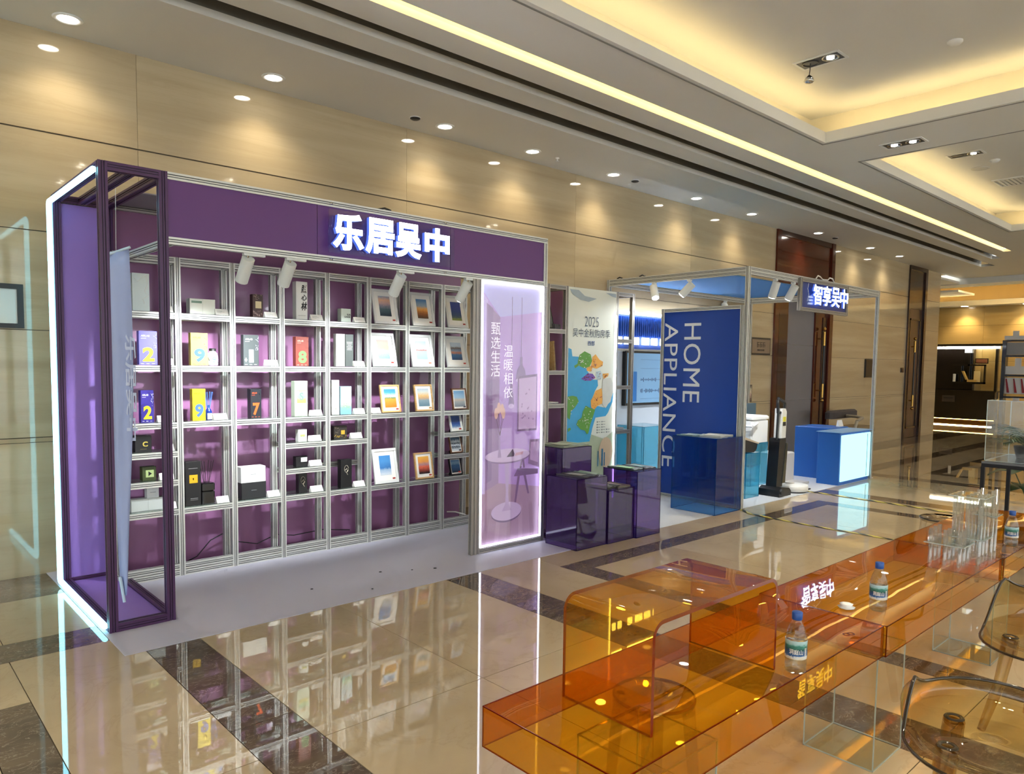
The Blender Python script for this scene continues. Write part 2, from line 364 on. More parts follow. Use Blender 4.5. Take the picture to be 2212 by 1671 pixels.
# ================================================================== ceiling
CE = bpy.data.objects.new('ceiling', None); COL.objects.link(CE); tag(CE, 'white stepped plaster ceiling with slots, coves and trays', None, None, 'structure')
XL, XR = -4.0, 19.8
T = 0.05
def cslab(nm, x0, x1, y0, y1, z=ZC, t=T, m=None): return MB().box(x0, x1, y0, y1, z, z+t).build(nm, m or CEIL, CE)
SLOT = mat('dark_air_slot', '#2b2a27', 0.7, noise=0.05)
cslab('soffit', XL, XR, 4.84, YW+0.02)
cslab('soffit', 17.8, XR, 3.82, 4.84)
cslab('soffit', XL, 17.8, 4.36, 4.59); cslab('soffit', 16.7, 17.8, 3.82, 4.36)
cslab('soffit', XL, 16.7, 3.95, 4.19)
for x1, y0, y1 in ((17.8, 4.59, 4.84), (16.7, 4.19, 4.36)):
    MB().box(XL, x1, y0-0.03, y1+0.03, ZC+0.16, ZC+0.18).box(XL, x1, y0-0.05, y0-0.001, ZC+T, ZC+0.16).build('air_slot', SLOT, CE)
    MB().box(XL, x1, y1+0.001, y1+0.03, ZC+T, ZC+0.16).build('slot_fascia', mat('grey_fascia', '#77756f', 0.6, noise=0.03), CE)
# long warm cove beside the slots
CREAM = mat('cove_plaster', '#e6dcc0', 0.7, noise=0.02)
MB().box(XL, 15.8, 3.952, 3.97, ZC+T, ZC+0.22).box(XL, 15.8, 3.6, 3.97, ZC+0.22, ZC+0.24).build('cove_back', CREAM, CE)
cslab('soffit', 15.8, 16.7, 3.82, 3.95)
MB().box(XL, 15.8, 3.64, 3.72, ZC+T+0.01, ZC+T+0.03).build('cove_light', WARM, CE)
# main ceiling with two trays
TR = [(1.55, 7.08), (8.01, 13.55)]; TY0, TY1 = -1.9, 3.30; ZU = 3.99
cslab('ceiling_field', XL, XR, TY1, 3.82); cslab('ceiling_field', XL, XR, -6, TY0)
cslab('ceiling_field', XL, TR[0][0], TY0, TY1); cslab('ceiling_field', TR[0][1], TR[1][0], TY0, TY1); cslab('ceiling_field', TR[1][1], XR, TY0, TY1)
for x0, x1 in TR:
    g, w, h = 0.30, 0.03, 0.10
    for (a, b, c, d) in ((x0-w, x0, TY0, TY1), (x1, x1+w, TY0, TY1), (x0-w, x1+w, TY0-w, TY0), (x0-w, x1+w, TY1, TY1+w)):
        MB().box(a, b, c, d, ZC+T, ZC+h).build('tray_fascia', CEIL, CE)
    for (a, b, c, d) in ((x0-g-0.02, x0-g, TY0-g, TY1+g), (x1+g, x1+g+0.02, TY0-g, TY1+g), (x0-g, x1+g, TY0-g-0.02, TY0-g), (x0-g, x1+g, TY1+g, TY1+g+0.02)):
        MB().box(a, b, c, d, ZC+T, ZU).build('cove_back', CREAM, CE)
    MB().box(x0-g, x1+g, TY0-g, TY1+g, ZU, ZU+0.03).build('tray_top', CEIL, CE)
    for (a, b, c, d) in ((x0-0.12, x0-0.07, TY0, TY1), (x1+0.07, x1+0.12, TY0, TY1), (x0, x1, TY0-0.12, TY0-0.07), (x0, x1, TY1+0.07, TY1+0.12)):
        MB().box(a, b, c, d, ZC+T+0.005, ZC+T+0.02).build('cove_light', WARMT, CE)
    # grey strip painted as the shade of a thin groove around the tray
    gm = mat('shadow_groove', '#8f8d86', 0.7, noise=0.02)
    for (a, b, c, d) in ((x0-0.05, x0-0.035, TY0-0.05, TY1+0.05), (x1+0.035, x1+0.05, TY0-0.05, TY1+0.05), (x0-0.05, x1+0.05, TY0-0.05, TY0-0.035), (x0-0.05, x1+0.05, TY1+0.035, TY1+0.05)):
        MB().box(a, b, c, d, ZC-0.004, ZC+0.002).build('tray_groove_shade', gm, CE)
# lobby ceiling beyond the corridor: lower frame with its own coves
MB().box(XR, XR+0.12, -6, 9.5, 3.50, 3.75).build('ceiling_drop', CEIL, CE)
cslab('lobby_soffit', XR+0.12, 20.7, -6, 9.5, 3.52); cslab('lobby_soffit', 18.3, XR, 5.82, 9.5, 3.52)
MB().box(20.6, 22.9, -6, 9.5, 3.78, 3.80).build('lobby_tray_top', CREAM, CE)
cslab('lobby_soffit', 20.7, 22.0, 6.1, 9.5, 3.42); cslab('lobby_soffit', 22.1, XF, -6, 9.5, 3.17, 0.1)
MB().box(22.05, 22.1, -6, 9.5, 3.17, 3.30).build('cove_fascia', CREAM, CE)
MB().box(22.2, 22.27, -6, 9.5, 3.29, 3.31).build('cove_light', WARM, CE)
MB().box(20.72, 20.78, -6, 6.0, 3.60, 3.62).build('cove_light', WARM, CE)

# ================================================================== doors in the wall
WOOD = wood('red_brown_wood', '#3a130a', '#5c2412', 0.16); WOODD = wood('dark_brown_wood', '#22100b', '#3a1c12', 0.25)
GREYW = mat('grey_plaster_board', '#77747a', 0.6, noise=0.05, nscale=3)
def handle(parent, x, y, z0, z1):
    h = MB().tube([(x, y-0.07, z0), (x, y-0.07, z1)], 0.016, 10).build('handle', DARK, parent)
    for za, zb in ((z0-0.02, z0+0.22), (z1-0.22, z1+0.02)): MB().tube([(x, y-0.07, za), (x, y-0.07, zb)], 0.022, 12).build('handle_sleeve', BRASS, h)
    for zz in (z0-0.07, z1+0.07): MB().lathe([(0.0, -0.035), (0.026, -0.02), (0.034, 0.0), (0.026, 0.02), (0.0, 0.035)], 12, (x, y-0.07, zz), cap=False).build('finial', BRASS, h)
    for zz in (z0+0.1, z1-0.1): MB().tube([(x, y, zz), (x, y-0.07, zz)], 0.012, 8).build('handle_bracket', BRASS, h)
d1 = bpy.data.objects.new('door_1', None); COL.objects.link(d1); d1.location = (11.9, YW, 0); tag(d1, 'tall red-brown wooden doorway behind the blue stand', None, None, 'structure')
box('door_frame', 10.90, 11.02, YW-0.03, YW+0.2, 0, 3.64, WOOD, d1); box('door_frame', 12.84, 12.96, YW-0.03, YW+0.2, 0, 3.64, WOOD, d1)
tp = box('transom_panel', 11.02, 12.84, YW, YW+0.05, 2.62, 3.64, WOOD, d1)
for a, b, c, d in ((11.02, 12.84, 3.56, 3.64), (11.02, 12.84, 2.55, 2.64)): box('transom_moulding', a, b, YW-0.02, YW+0.03, c, d, WOODD, tp)
lf = box('door_leaf', 11.02, 11.42, YW+0.02, YW+0.07, 0, 2.55, WOOD, d1); box('leaf_panel', 11.10, 11.36, YW+0.008, YW+0.02, 0.3, 2.35, WOODD, lf)
lf2 = box('door_leaf', 12.40, 12.84, YW+0.02, YW+0.07, 0, 2.55, WOOD, d1); box('leaf_panel', 12.66, 12.80, YW+0.008, YW+0.02, 0.3, 2.35, WOODD, lf2)
handle(lf2, 12.60, YW+0.02, 0.98, 2.08)
for z0, z1 in ((0, 0.93), (0.936, 1.85), (1.856, 2.55)): box('grey_panel', 11.42, 12.40, YW+0.05, YW+0.09, z0, z1, GREYW, d1)
d2 = bpy.data.objects.new('door_2', None); COL.objects.link(d2); d2.location = (17.03, YW, 0); tag(d2, 'dark wooden corridor door with a long pull handle', None, None, 'structure')
box('door_frame', 16.52, 16.60, YW-0.03, YW+0.1, 0, 3.64, WOODD, d2); box('door_frame', 17.43, 17.55, YW-0.03, YW+0.1, 0, 3.64, WOODD, d2); box('door_frame', 16.6, 17.43, YW-0.03, YW+0.1, 3.56, 3.64, WOODD, d2)
box('transom_panel', 16.60, 17.43, YW+0.0, YW+0.05, 2.75, 3.56, WOODD, d2)
lf = box('door_leaf', 16.60, 17.43, YW+0.02, YW+0.06, 0, 2.75, wood('mid_brown_wood', '#3b2419', '#55382a', 0.3), d2)
MB().box(16.72, 16.76, YW, YW+0.02, 0.2, 2.55).box(17.28, 17.32, YW, YW+0.02, 0.2, 2.55).box(16.72, 17.32, YW, YW+0.02, 0.2, 0.24).box(16.72, 17.32, YW, YW+0.02, 2.51, 2.55).build('leaf_moulding', WOODD, lf)
handle(lf, 16.90, YW+0.02, 0.70, 2.05)

# wall-mounted small things
wf1 = thing('wall_frame', 'black framed white notice on the wall at the far left', 'picture frame', (0.70, YW, 1.67))
MB().box(0.49, 0.905, YW-0.03, YW, 1.67, 1.70).box(0.49, 0.905, YW-0.03, YW, 1.925, 1.958).box(0.49, 0.525, YW-0.03, YW, 1.70, 1.925).box(0.87, 0.905, YW-0.03, YW, 1.70, 1.925).build('frame', DARK, wf1)
box('sheet', 0.525, 0.87, YW-0.015, YW-0.004, 1.70, 1.925, mat('pale_sheet', '#d5ddd8', 0.3, noise=0.02), wf1)
pl = thing('room_plaque', 'bronze room name plaque beside the wooden doorway', 'plaque', (10.46, YW, 1.66))
box('backplate', 10.12, 10.80, YW-0.02, YW, 1.66, 1.93, mat('dark_bronze', '#4d4741', 0.4, 0.4, noise=0.05), pl)
pf = box('nameplate', 10.22, 10.76, YW-0.032, YW-0.02, 1.69, 1.90, mat('brown_nameplate', '#8d7d6c', 0.35, 0.3, noise=0.05), pl)
BRI = mat('bronze_ink', '#4a3d31', 0.5); mb = MB(); mb2 = MB()
for k in range(3):
    x = 10.37+0.088*k; mb.box(x, x+0.066, YW-0.034, YW-0.032, 1.848, 1.858).box(x, x+0.066, YW-0.034, YW-0.032, 1.818, 1.826).box(x+0.006, x+0.016, YW-0.034, YW-0.032, 1.778, 1.858).box(x+0.05, x+0.058, YW-0.034, YW-0.032, 1.782, 1.82)
for k in range(7): mb2.box(10.38+0.031*k, 10.402+0.031*k, YW-0.034, YW-0.032, 1.725, 1.75)
mb.build('worn_characters', BRI, pf); mb2.build('worn_line', BRI, pf)
one(MB().box(14.46, 14.84, YW-0.02, YW, 1.30, 1.655).box(14.48, 14.82, YW-0.026, YW-0.02, 1.32, 1.635, 1).build('wall_screen', [DARK, mat('dark_glass', '#0a0a0c', 0.1)]), 'small black screen on the wall right of the blue stand', 'screen')
one(MB().box(16.28, 16.42, YW-0.02, YW, 1.40, 1.50).box(16.30, 16.40, YW-0.026, YW-0.02, 1.415, 1.485, 1).build('door_sign', [WOODD, mat('dim_bronze', '#5a4028', 0.4, 0.5)]), 'small bronze sign beside the far dark door', 'sign')

# ================================================================== ceiling fittings
LX = [(1.151, 'at the far left of the photo'), (2.523, 'above the left half of the purple header'), (4.167, 'above the right half of the purple header'), (5.285, 'above the map panel'), (6.57, 'above the left edge of the blue stand'),
      (8.231, 'above the middle of the blue stand'), (9.615, 'just left of the wooden doorway'), (11.685, 'above the wooden doorway'), (13.746, 'just right of the wooden doorway'), (15.121, 'nearest the far dark door')]
LENS = glow('downlight_lens', '#fff6e6', 18.0)
for x, w in LX:
    t = thing('downlight', 'round recessed ceiling downlight '+w, 'downlight', (x, 5.503, ZC), 0, 'downlights along the corridor wall')
    MB().lathe([(0.062, 0.0), (0.062, -0.006), (0.082, -0.008), (0.088, -0.003), (0.088, 0.0)], 28, cap=False).build('trim_ring', WHITE, t, True)
    MB().lathe([(0.0, -0.003), (0.062, -0.003)], 28, cap=False).build('lens', LENS, t, True)
    spot('downlight_lamp', (x, 5.503, ZC-0.012), (x, 5.53, 0), 22, 118, 0.9, (1.0, 0.85, 0.60), t, 0.05)
for x, y, w in ((3.833, 5.497, 'above the glowing purple sign'), (6.96, 5.501, 'above the blue stand corner'), (12.3, 5.5, 'beyond the wooden doorway')):
    t = thing('smoke_detector', 'small black ceiling sensor '+w, 'sensor', (x, y, ZC))
    MB().lathe([(0.045, 0), (0.045, -0.012), (0.03, -0.02), (0.0, -0.022)], 20, cap=False).build('cap', DARK, t, True); MB().lathe([(0.05, 0), (0.05, -0.004), (0.045, -0.006)], 20, cap=False).build('collar', WHITE, t, True)
t = thing('sprinkler', 'small white sprinkler head over the map panel', 'sprinkler', (5.634, 5.489, ZC))
MB().lathe([(0.022, 0), (0.022, -0.01), (0.008, -0.014), (0.008, -0.03), (0.02, -0.032), (0.02, -0.035), (0.0, -0.036)], 14, cap=False).build('head', WHITE, t, True)
LAMP = glow('spot_lamp', '#fff3dc', 40.0); CHROME = mat('chrome', '#c8c8c8', 0.12, 1.0, noise=0.02)
def twin(x, y, z, label, lit=(1, 1), dangle=False):
    t = thing('twin_spotlight', label, 'ceiling spotlight', (x, y, z), 0, 'twin recessed ceiling spotlights')
    MB().box(-0.10, 0.10, -0.19, -0.17, -0.008, 0.004).box(-0.10, 0.10, 0.17, 0.19, -0.008, 0.004).box(-0.10, -0.08, -0.17, 0.17, -0.008, 0.004).box(0.08, 0.10, -0.17, 0.17, -0.008, 0.004).build('frame', WHITE, t, True)
    MB().box(-0.08, 0.08, -0.17, 0.17, -0.004, -0.001).build('housing', DARK, t, True)
    for k, yy in enumerate((-0.083, 0.083)):
        hd = MB().lathe([(0.066, 0.0), (0.066, -0.004), (0.058, -0.004), (0.052, 0.0)], 20, (0, yy, -0.005), cap=False).build('lamp_ring', CHROME if lit[k] else DARK, t, True)
        if lit[k]:
            MB().lathe([(0.0, -0.004), (0.03, -0.004)], 16, (0, yy, -0.007), cap=False).build('lamp', LAMP, hd, True)
            spot('lamp_light', (x, y+yy, z-0.02), (x, y+yy, 0), 45, 70, 0.6, (1.0, 0.9, 0.72), t, 0.04)
    if dangle:
        w = MB().tube([(0, 0.083, 0), (0.01, 0.09, -0.05), (-0.01, 0.085, -0.1)], 0.004, 6).build('wire', DARK, t, True)
        MB().lathe([(0.008, 0.04), (0.03, 0.02), (0.042, -0.01), (0.03, -0.02), (0.0, -0.022)], 14, (-0.01, 0.085, -0.14)).box(-0.05, 0.03, 0.07, 0.10, -0.155, -0.145).build('loose_lamp', CHROME, w, True)
twin(6.01, 2.87, ZU, 'twin ceiling spotlight with one lamp hanging loose on its wire', (1, 0), True)
twin(7.61, 2.78, ZC, 'twin ceiling spotlight on the beam between the two trays', (1, 1))
twin(9.80, 2.89, ZU, 'twin ceiling spotlight inside the farther ceiling tray', (1, 0))
twin(4.1, 1.2, ZU, 'added out-of-view twin fill light above the orange counter', (1, 1)); twin(2.4, -0.6, ZU, 'added out-of-view twin fill light behind the near end of the counter', (1, 1)); twin(6.0, 0.6, ZU, 'added out-of-view twin fill light above the glass plant case', (1, 1)); twin(9.8, 0.4, ZU, 'added out-of-view twin fill light in the right part of the farther tray', (1, 1)); twin(-0.6, 2.4, ZC, 'added out-of-view twin fill light left of the nearer tray', (1, 1))  # out-of-view lamps added to brighten the ceiling and room
twin(2.4, 0.6, ZU, 'added out-of-view twin fill light over the near end of the orange counter', (1, 1))  # one more unseen lamp added for fill
for x, y, z, w in ((4.32, 2.75, ZU, 'round white ceiling speaker at the top edge of the photo'), (10.6, 2.95, ZU, 'round white ceiling speaker in the farther tray')):
    one(MB().lathe([(0.10, 0), (0.10, -0.006), (0.085, -0.012), (0.0, -0.012)], 24, (x, y, z), cap=False).build('ceiling_speaker', mat('pale_grille', '#c9c7bd', 0.6, noise=0.04)), w, 'speaker')
for x, y, w in ((6.4, 2.0, 'small white smoke detector at the top right of the photo'), (10.3, 2.72, 'small white smoke detector in the farther tray')):
    one(MB().lathe([(0.055, 0), (0.055, -0.012), (0.035, -0.03), (0.0, -0.032)], 20, (x, y, ZU), cap=False).build('smoke_alarm', WHITE), w, 'smoke detector')
t = thing('ceiling_vent', 'rectangular white ceiling vent in the farther tray', 'vent', (11.6, 2.85, ZU))
for k in range(6): MB().box(-0.2, 0.2, -0.15+k*0.05, -0.12+k*0.05, -0.012, 0.0).build('slat', WHITE, t, True)
MB().box(-0.23, 0.23, -0.18, -0.16, -0.014, 0).box(-0.23, 0.23, 0.16, 0.18, -0.014, 0).box(-0.23, -0.2, -0.16, 0.16, -0.014, 0).box(0.2, 0.23, -0.16, 0.16, -0.014, 0).build('frame', WHITE, t, True)

# ================================================================== purple stand
YF, ZT = 4.28, 2.5
# vinyl mat
mt = MB().box(0.99, 4.36, 3.91, YW, 0.0006, 0.003).build('floor_mat', mat('lavender_white_vinyl', '#c4c2d2', 0.5, noise=0.03, nscale=2)); one(mt, 'pale lavender vinyl mat under the purple stand', 'floor mat')
DIRT = mat('dark_dirt', '#2c2a2e', 0.8)
for k, (x, y, s) in enumerate(((2.75, 4.35, 0.012), (2.95, 4.25, 0.008), (2.2, 4.3, 0.01), (3.1, 4.18, 0.014), (2.5, 4.05, 0.008))):
    one(MB().lathe([(0.0, 0.0), (s, 0.0005), (s*0.7, 0.003), (0.0, 0.004)], 7, (x, y, 0.003), cap=False).build('debris_crumb', DIRT), 'tiny dark crumb of dirt on the pale lavender mat', 'crumb', 'crumbs on the lavender mat')

# lit purple portal frame at the left end
XA0, XB0, YR = 1.012, 1.352, 5.42
pf = thing('portal_frame', 'tall purple box frame with a glowing cyan light tube round its left side', 'display frame', (1.18, 4.85, 0.003))
q = 0.045
def pbar(nm, ax, a0, a1, u, v): return bar(nm, ax, a0, a1, u, v, PURP_F, pf, q)
h = q/2
for x in (XA0+h, XB0-h):
    for y in (YF+h, YR-h): pbar('post', 'z', 0.003, ZT, x, y)
for z in (0.003+h, ZT-h):
    for y in (YF+h, YR-h): pbar('beam', 'x', XA0+q, XB0-q, y, z)
    pbar('beam', 'y', YF+q, YR-q, XA0+h, z); pbar('beam', 'y', YF+q, 5.13 if z < 1 else YR-q, XB0-h, z)
pbar('beam', 'y', YF+q, YR-q, XA0+0.165, ZT-h)
MB().box(XA0+q, XB0-q, YR-0.03, YR-0.022, 0.05, ZT-0.05).build('back_panel', mat('violet_panel', '#9676cc', 0.5, noise=0.03, nscale=2), pf)
MB().box(XA0+q, XB0-q, YF+q, YR-q, 0.02, 0.03).build('base_panel', MATS['violet_panel'], pf)
lr = 0.016; lx = XA0-0.012
MB().tube([(lx, YF+0.04, 0.035), (lx, YR-0.02, 0.035), (lx, YR-0.006, 0.05), (lx, YR-0.006, ZT-0.06), (lx, YR-0.02, ZT-0.045), (lx, YF+0.04, ZT-0.045)], lr, 10).build('light_tube', LEDC, pf)
# hanging banner inside the frame
hb = thing('hanging_banner', 'narrow pale blue fabric banner hanging askew inside the purple frame', 'banner', (1.19, 4.7, 0.05))
vs = []; NZ = 24
for i in range(NZ+1):
    t = i/NZ; z = 2.09-t*2.0
    w = 0.115*(1-t)**0.6*0.9+0.012; xc = 1.195+0.01*math.sin(t*5); yc = 4.70-0.05*t
    for j in range(5):
        u = j/4-0.5; vs.append((xc+u*w*1.0, yc-u*0.10*(1-0.4*t)+0.012*math.sin(j*2.1+t*6), z+u*0.05*(1-t)))
fs = [(i*5+j, (i+1)*5+j, (i+1)*5+j+1, i*5+j+1) for i in range(NZ) for j in range(4)]
cl = MB().add(vs, fs, 0, True).build('cloth', mat('pale_blue_fabric', '#a9b6df', 0.7, noise=0.03), hb)
sm = cl.modifiers.new('thickness', 'SOLIDIFY'); sm.thickness = 0.003
MB().tube([(1.135, 4.755, 2.065), (1.255, 4.645, 2.12)], 0.008, 8).build('top_rod', mat('clear_rod', '#c9dcec', 0.2), hb)
MB().tube([(1.195, 4.70, 2.09), (1.20, 4.70, 2.455)], 0.0015, 5).build('string', WHITE, hb)
MB().tube([(1.165, 4.66, 0.20), (1.18, 4.64, 0.05)], 0.009, 8).build('bottom_rod', MATS['clear_rod'], hb)
text('lettering', '乐居吴中', (1.215, 4.645, 1.62), (0, 0, -0.62), (0.05, -0.03, 0), mat('faint_white_print', '#c9d3ee', 0.6), hb, bold=0.02)

# header with slotted rails
hd = thing('booth_header', 'wide purple fascia panel in an aluminium frame across the top of the stand', 'stand fascia', (2.83, YF, 2.1))
X0, X1 = XB0, 4.30
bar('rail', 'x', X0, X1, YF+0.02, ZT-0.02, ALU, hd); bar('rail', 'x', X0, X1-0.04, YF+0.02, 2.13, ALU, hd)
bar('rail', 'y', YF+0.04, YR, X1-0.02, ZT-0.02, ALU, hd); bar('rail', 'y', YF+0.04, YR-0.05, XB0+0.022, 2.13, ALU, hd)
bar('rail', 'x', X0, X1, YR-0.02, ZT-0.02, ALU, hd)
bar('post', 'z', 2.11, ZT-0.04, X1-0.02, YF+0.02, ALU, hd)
for a, b in ((X0, 2.245), (2.249, 3.30), (3.304, X1-0.04)): MB().box(a, b, YF+0.008, YF+0.016, 2.15, ZT-0.04).build('fascia_panel', PURP, hd)
for x, z in ((2.34, ZT-0.02), (3.25, ZT-0.02), (2.34, 2.13), (3.25, 2.13)): MB().lathe([(0.009, 0), (0.009, 0.004), (0, 0.005)], 10, cap=False).build('bolt', CHROME, hd, True, (x-hd.location.x, -0.001, z-hd.location.z), (R(90), 0, 0))
MB().tube([(2.70, YF+0.02, 2.5), (2.75, YF+0.02, 2.515), (2.80, YF+0.02, 2.505)], 0.007, 6).build('cable_clip', DARK, hd)
# channel letters
sg = thing('sign_letters', 'glowing white channel letters on the purple fascia', 'sign', (2.79, YF, 2.18))
FACE = glow('letter_face', '#f4f8ff', 9.0); RET = mat('letter_return', '#6f78a4', 0.4, emit='#4a78ff', estr=0.35)
for ch, a, b in (('乐', 2.310, 2.533), ('居', 2.545, 2.768), ('吴', 2.775, 2.989), ('中', 3.016, 3.231)):
    z0, z1 = (2.186, 2.418)
    l = text('letter', ch, (a, YF-0.045, z0), (b-a, 0, 0), (0, 0, z1-z0), RET, sg, bold=0.042, depth=-0.0 or 0.03)
    text('letter_face', ch, (a, YF-0.0765, z0), (b-a, 0, 0), (0, 0, z1-z0), FACE, l, bold=0.038)
MB().box(2.30, 3.30, YF-0.044, YF-0.03, 2.165, 2.44).build('acrylic_back', clear('letter_acrylic', '#f0eef8'), sg)
for x in (2.4, 3.2): MB().tube([(x, YF-0.03, 2.3), (x, YF+0.008, 2.3)], 0.008, 8).build('standoff', CHROME, sg)

# light box
lb = thing('light_box', 'tall edge-lit lilac light box showing a room with a tulip table', 'light box', (3.92, YF, 0.003))
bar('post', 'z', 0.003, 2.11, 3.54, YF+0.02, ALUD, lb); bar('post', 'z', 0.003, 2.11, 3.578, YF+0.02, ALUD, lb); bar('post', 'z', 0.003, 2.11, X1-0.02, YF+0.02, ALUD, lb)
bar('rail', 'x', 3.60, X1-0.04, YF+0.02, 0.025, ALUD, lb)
MB().box(3.60, X1-0.04, YF+0.03, YF+0.05, 0.045, 2.11).build('back_board', WHITE, lb)
PX0, PX1, PZ0, PZ1 = 3.60, X1-0.04, 0.05, 2.108; PW, PH = PX1-PX0, PZ1-PZ0
def P2(u, v): return (PX0+u*PW, PZ0+v*PH)
lay = [0]
poster = MB().box(PX0, PX1, YF+0.024, YF+0.03, PZ0, PZ1).build('poster', mat('lilac_print', '#a98bb8', 0.35, emit='#a98bc4', estr=0.28), lb)
def pr(nm, pts, col, em=0.28):
    lay[0] += 1; y = YF+0.024-0.0006*lay[0]; m = mat('print_'+col, col, 0.4, emit=col, estr=em)
    vs = [(P2(u, v)[0], y, P2(u, v)[1]) for u, v in pts]
    return MB().add(vs, [tuple(range(len(vs)))]).build(nm, m, poster)
def ell(cx, cy, a, b, n=28, t0=0, t1=360): return [(cx+a*math.cos(R(t0+(t1-t0)*k/(n-1))), cy+b*math.sin(R(t0+(t1-t0)*k/(n-1)))) for k in range(n)]
pr('print_floor', [(0, 0), (1, 0), (1, 0.20), (0.30, 0.235), (0, 0.215)], '#9a7f92')
for k in range(5): pr('print_plank', [(0.05+0.2*k, 0.0), (0.12+0.2*k, 0.0), (0.20+0.17*k, 0.14), (0.14+0.17*k, 0.14)], '#a48a9c' if k % 2 else '#917688')
pr('print_curtain', [(0.0, 0.20), (0.10, 0.20), (0.12, 0.93), (0.0, 0.97)], '#b3a4c6')
pr('print_wall', [(0.10, 0.21), (0.31, 0.235), (0.31, 0.87), (0.10, 0.92)], '#8f7596')
pr('print_curtain', [(0.12, 0.24), (0.20, 0.25), (0.20, 0.90), (0.12, 0.915)], '#80678a')
pr('print_ceiling', [(0, 1), (0, 0.975), (0.31, 0.87), (1, 0.90), (1, 1)], '#a9a6cf')
for a, b, c in ((0.50, 0.62, 0.03), (0.655, 0.72, 0.055)):
    pr('print_cord', [(a-0.004, b), (a+0.004, b), (a+0.004, 0.95), (a-0.004, 0.95)], '#6e5a7c')
    pr('print_lamp', [(a-c*1.6, b-0.09), (a+c*1.6, b-0.09), (a+c*1.2, b-0.05), (a+0.02, b-0.03), (a+0.02, b), (a-0.02, b), (a-0.02, b-0.03), (a-c*1.2, b-0.05)], '#826d92')
    pr('print_lamp_rim', ell(a, b-0.09, c*1.6, 0.009), '#bda7c8')
pr('print_frame', [(0.60, 0.43), (0.93, 0.43), (0.93, 0.655), (0.60, 0.645)], '#735a7c'); pr('print_sheet', [(0.62, 0.438), (0.915, 0.438), (0.915, 0.645), (0.62, 0.636)], '#b59cbd')
for k in range(14): u, v = 0.66+random.random()*0.2, 0.47+random.random()*0.13; pr('print_mark', ell(u, v, 0.008, 0.004, 8), '#84688f')
pr('print_chair', [(0.78, 0.30), (0.97, 0.28), (0.97, 0.395), (0.80, 0.395)], '#7d6384'); pr('print_chair', [(0.81, 0.315), (0.95, 0.30), (0.95, 0.385), (0.82, 0.385)], '#a589ae')
pr('print_chair', [(0.54, 0.255), (0.60, 0.285), (0.95, 0.275), (0.95, 0.255)], '#6d5476')
for pts in ([(0.60, 0.255), (0.64, 0.255), (0.58, 0.15), (0.55, 0.15)], [(0.70, 0.255), (0.74, 0.255), (0.80, 0.18), (0.77, 0.18)], [(0.63, 0.285), (0.67, 0.34), (0.70, 0.34), (0.66, 0.285)], [(0.72, 0.285), (0.69, 0.34), (0.67, 0.34), (0.69, 0.285)]): pr('print_chair_leg', pts, '#745b7d')
pr('print_table_base', ell(0.42, 0.118, 0.245, 0.038), '#6f5878'); pr('print_table_base', ell(0.42, 0.123, 0.245, 0.036), '#b8a3c2')
pr('print_table_stem', [(0.34, 0.125), (0.50, 0.125), (0.455, 0.15), (0.445, 0.20), (0.46, 0.31), (0.38, 0.31), (0.405, 0.20), (0.395, 0.15)], '#a892b6')
pr('print_table_top', ell(0.43, 0.335, 0.36, 0.026), '#80678a'); pr('print_table_top', ell(0.43, 0.341, 0.36, 0.026), '#bda9c6')
pr('print_vase', [(0.265, 0.335), (0.325, 0.335), (0.305, 0.37), (0.30, 0.42), (0.285, 0.42), (0.28, 0.37)], '#9c87a8')
for du, dv in ((-0.06, 0.07), (-0.02, 0.09), (0.03, 0.085), (0.05, 0.07)):
    pr('print_stem', [(0.29, 0.42), (0.296, 0.42), (0.296+du, 0.42+dv), (0.29+du, 0.42+dv)], '#6c5560'); pr('print_flower', ell(0.293+du, 0.435+dv, 0.03, 0.022, 12), '#d3ae9c')
pr('print_book', [(0.40, 0.335), (0.50, 0.365), (0.53, 0.345), (0.52, 0.335)], '#4f3f52'); pr('print_book', [(0.53, 0.336), (0.66, 0.340), (0.68, 0.352), (0.55, 0.348)], '#b98f9e')
LT = mat('white_print', '#f0eaf2', 0.4, emit='#f0eaf2', estr=0.55)
for s_, x0_, z1_ in (('甄选生活', 3.672, 1.790), ('温暖相依', 3.806, 1.622)):
    for k, ch in enumerate(s_): text('print_character', ch, (x0_, YF-0.03, z1_-0.090-0.1075*k), (0.094, 0, 0), (0, 0, 0.090), LT, poster, bold=-0.008)
ed = glow('edge_led', '#e6ecff', 3.2)
for a, b, c, d in ((PX0, PX1, PZ0, PZ0+0.014), (PX0, PX1, PZ1-0.014, PZ1), (PX0, PX0+0.012, PZ0, PZ1), (PX1-0.012, PX1, PZ0, PZ1)): MB().box(a, b, YF-0.006, YF+0.006, c, d).build('edge_light', ed, lb)
MB().box(PX0, PX1, YF-0.036, YF-0.033, PZ0, PZ1).build('cover_sheet', clear('cover_acrylic', '#faf8fc'), lb)

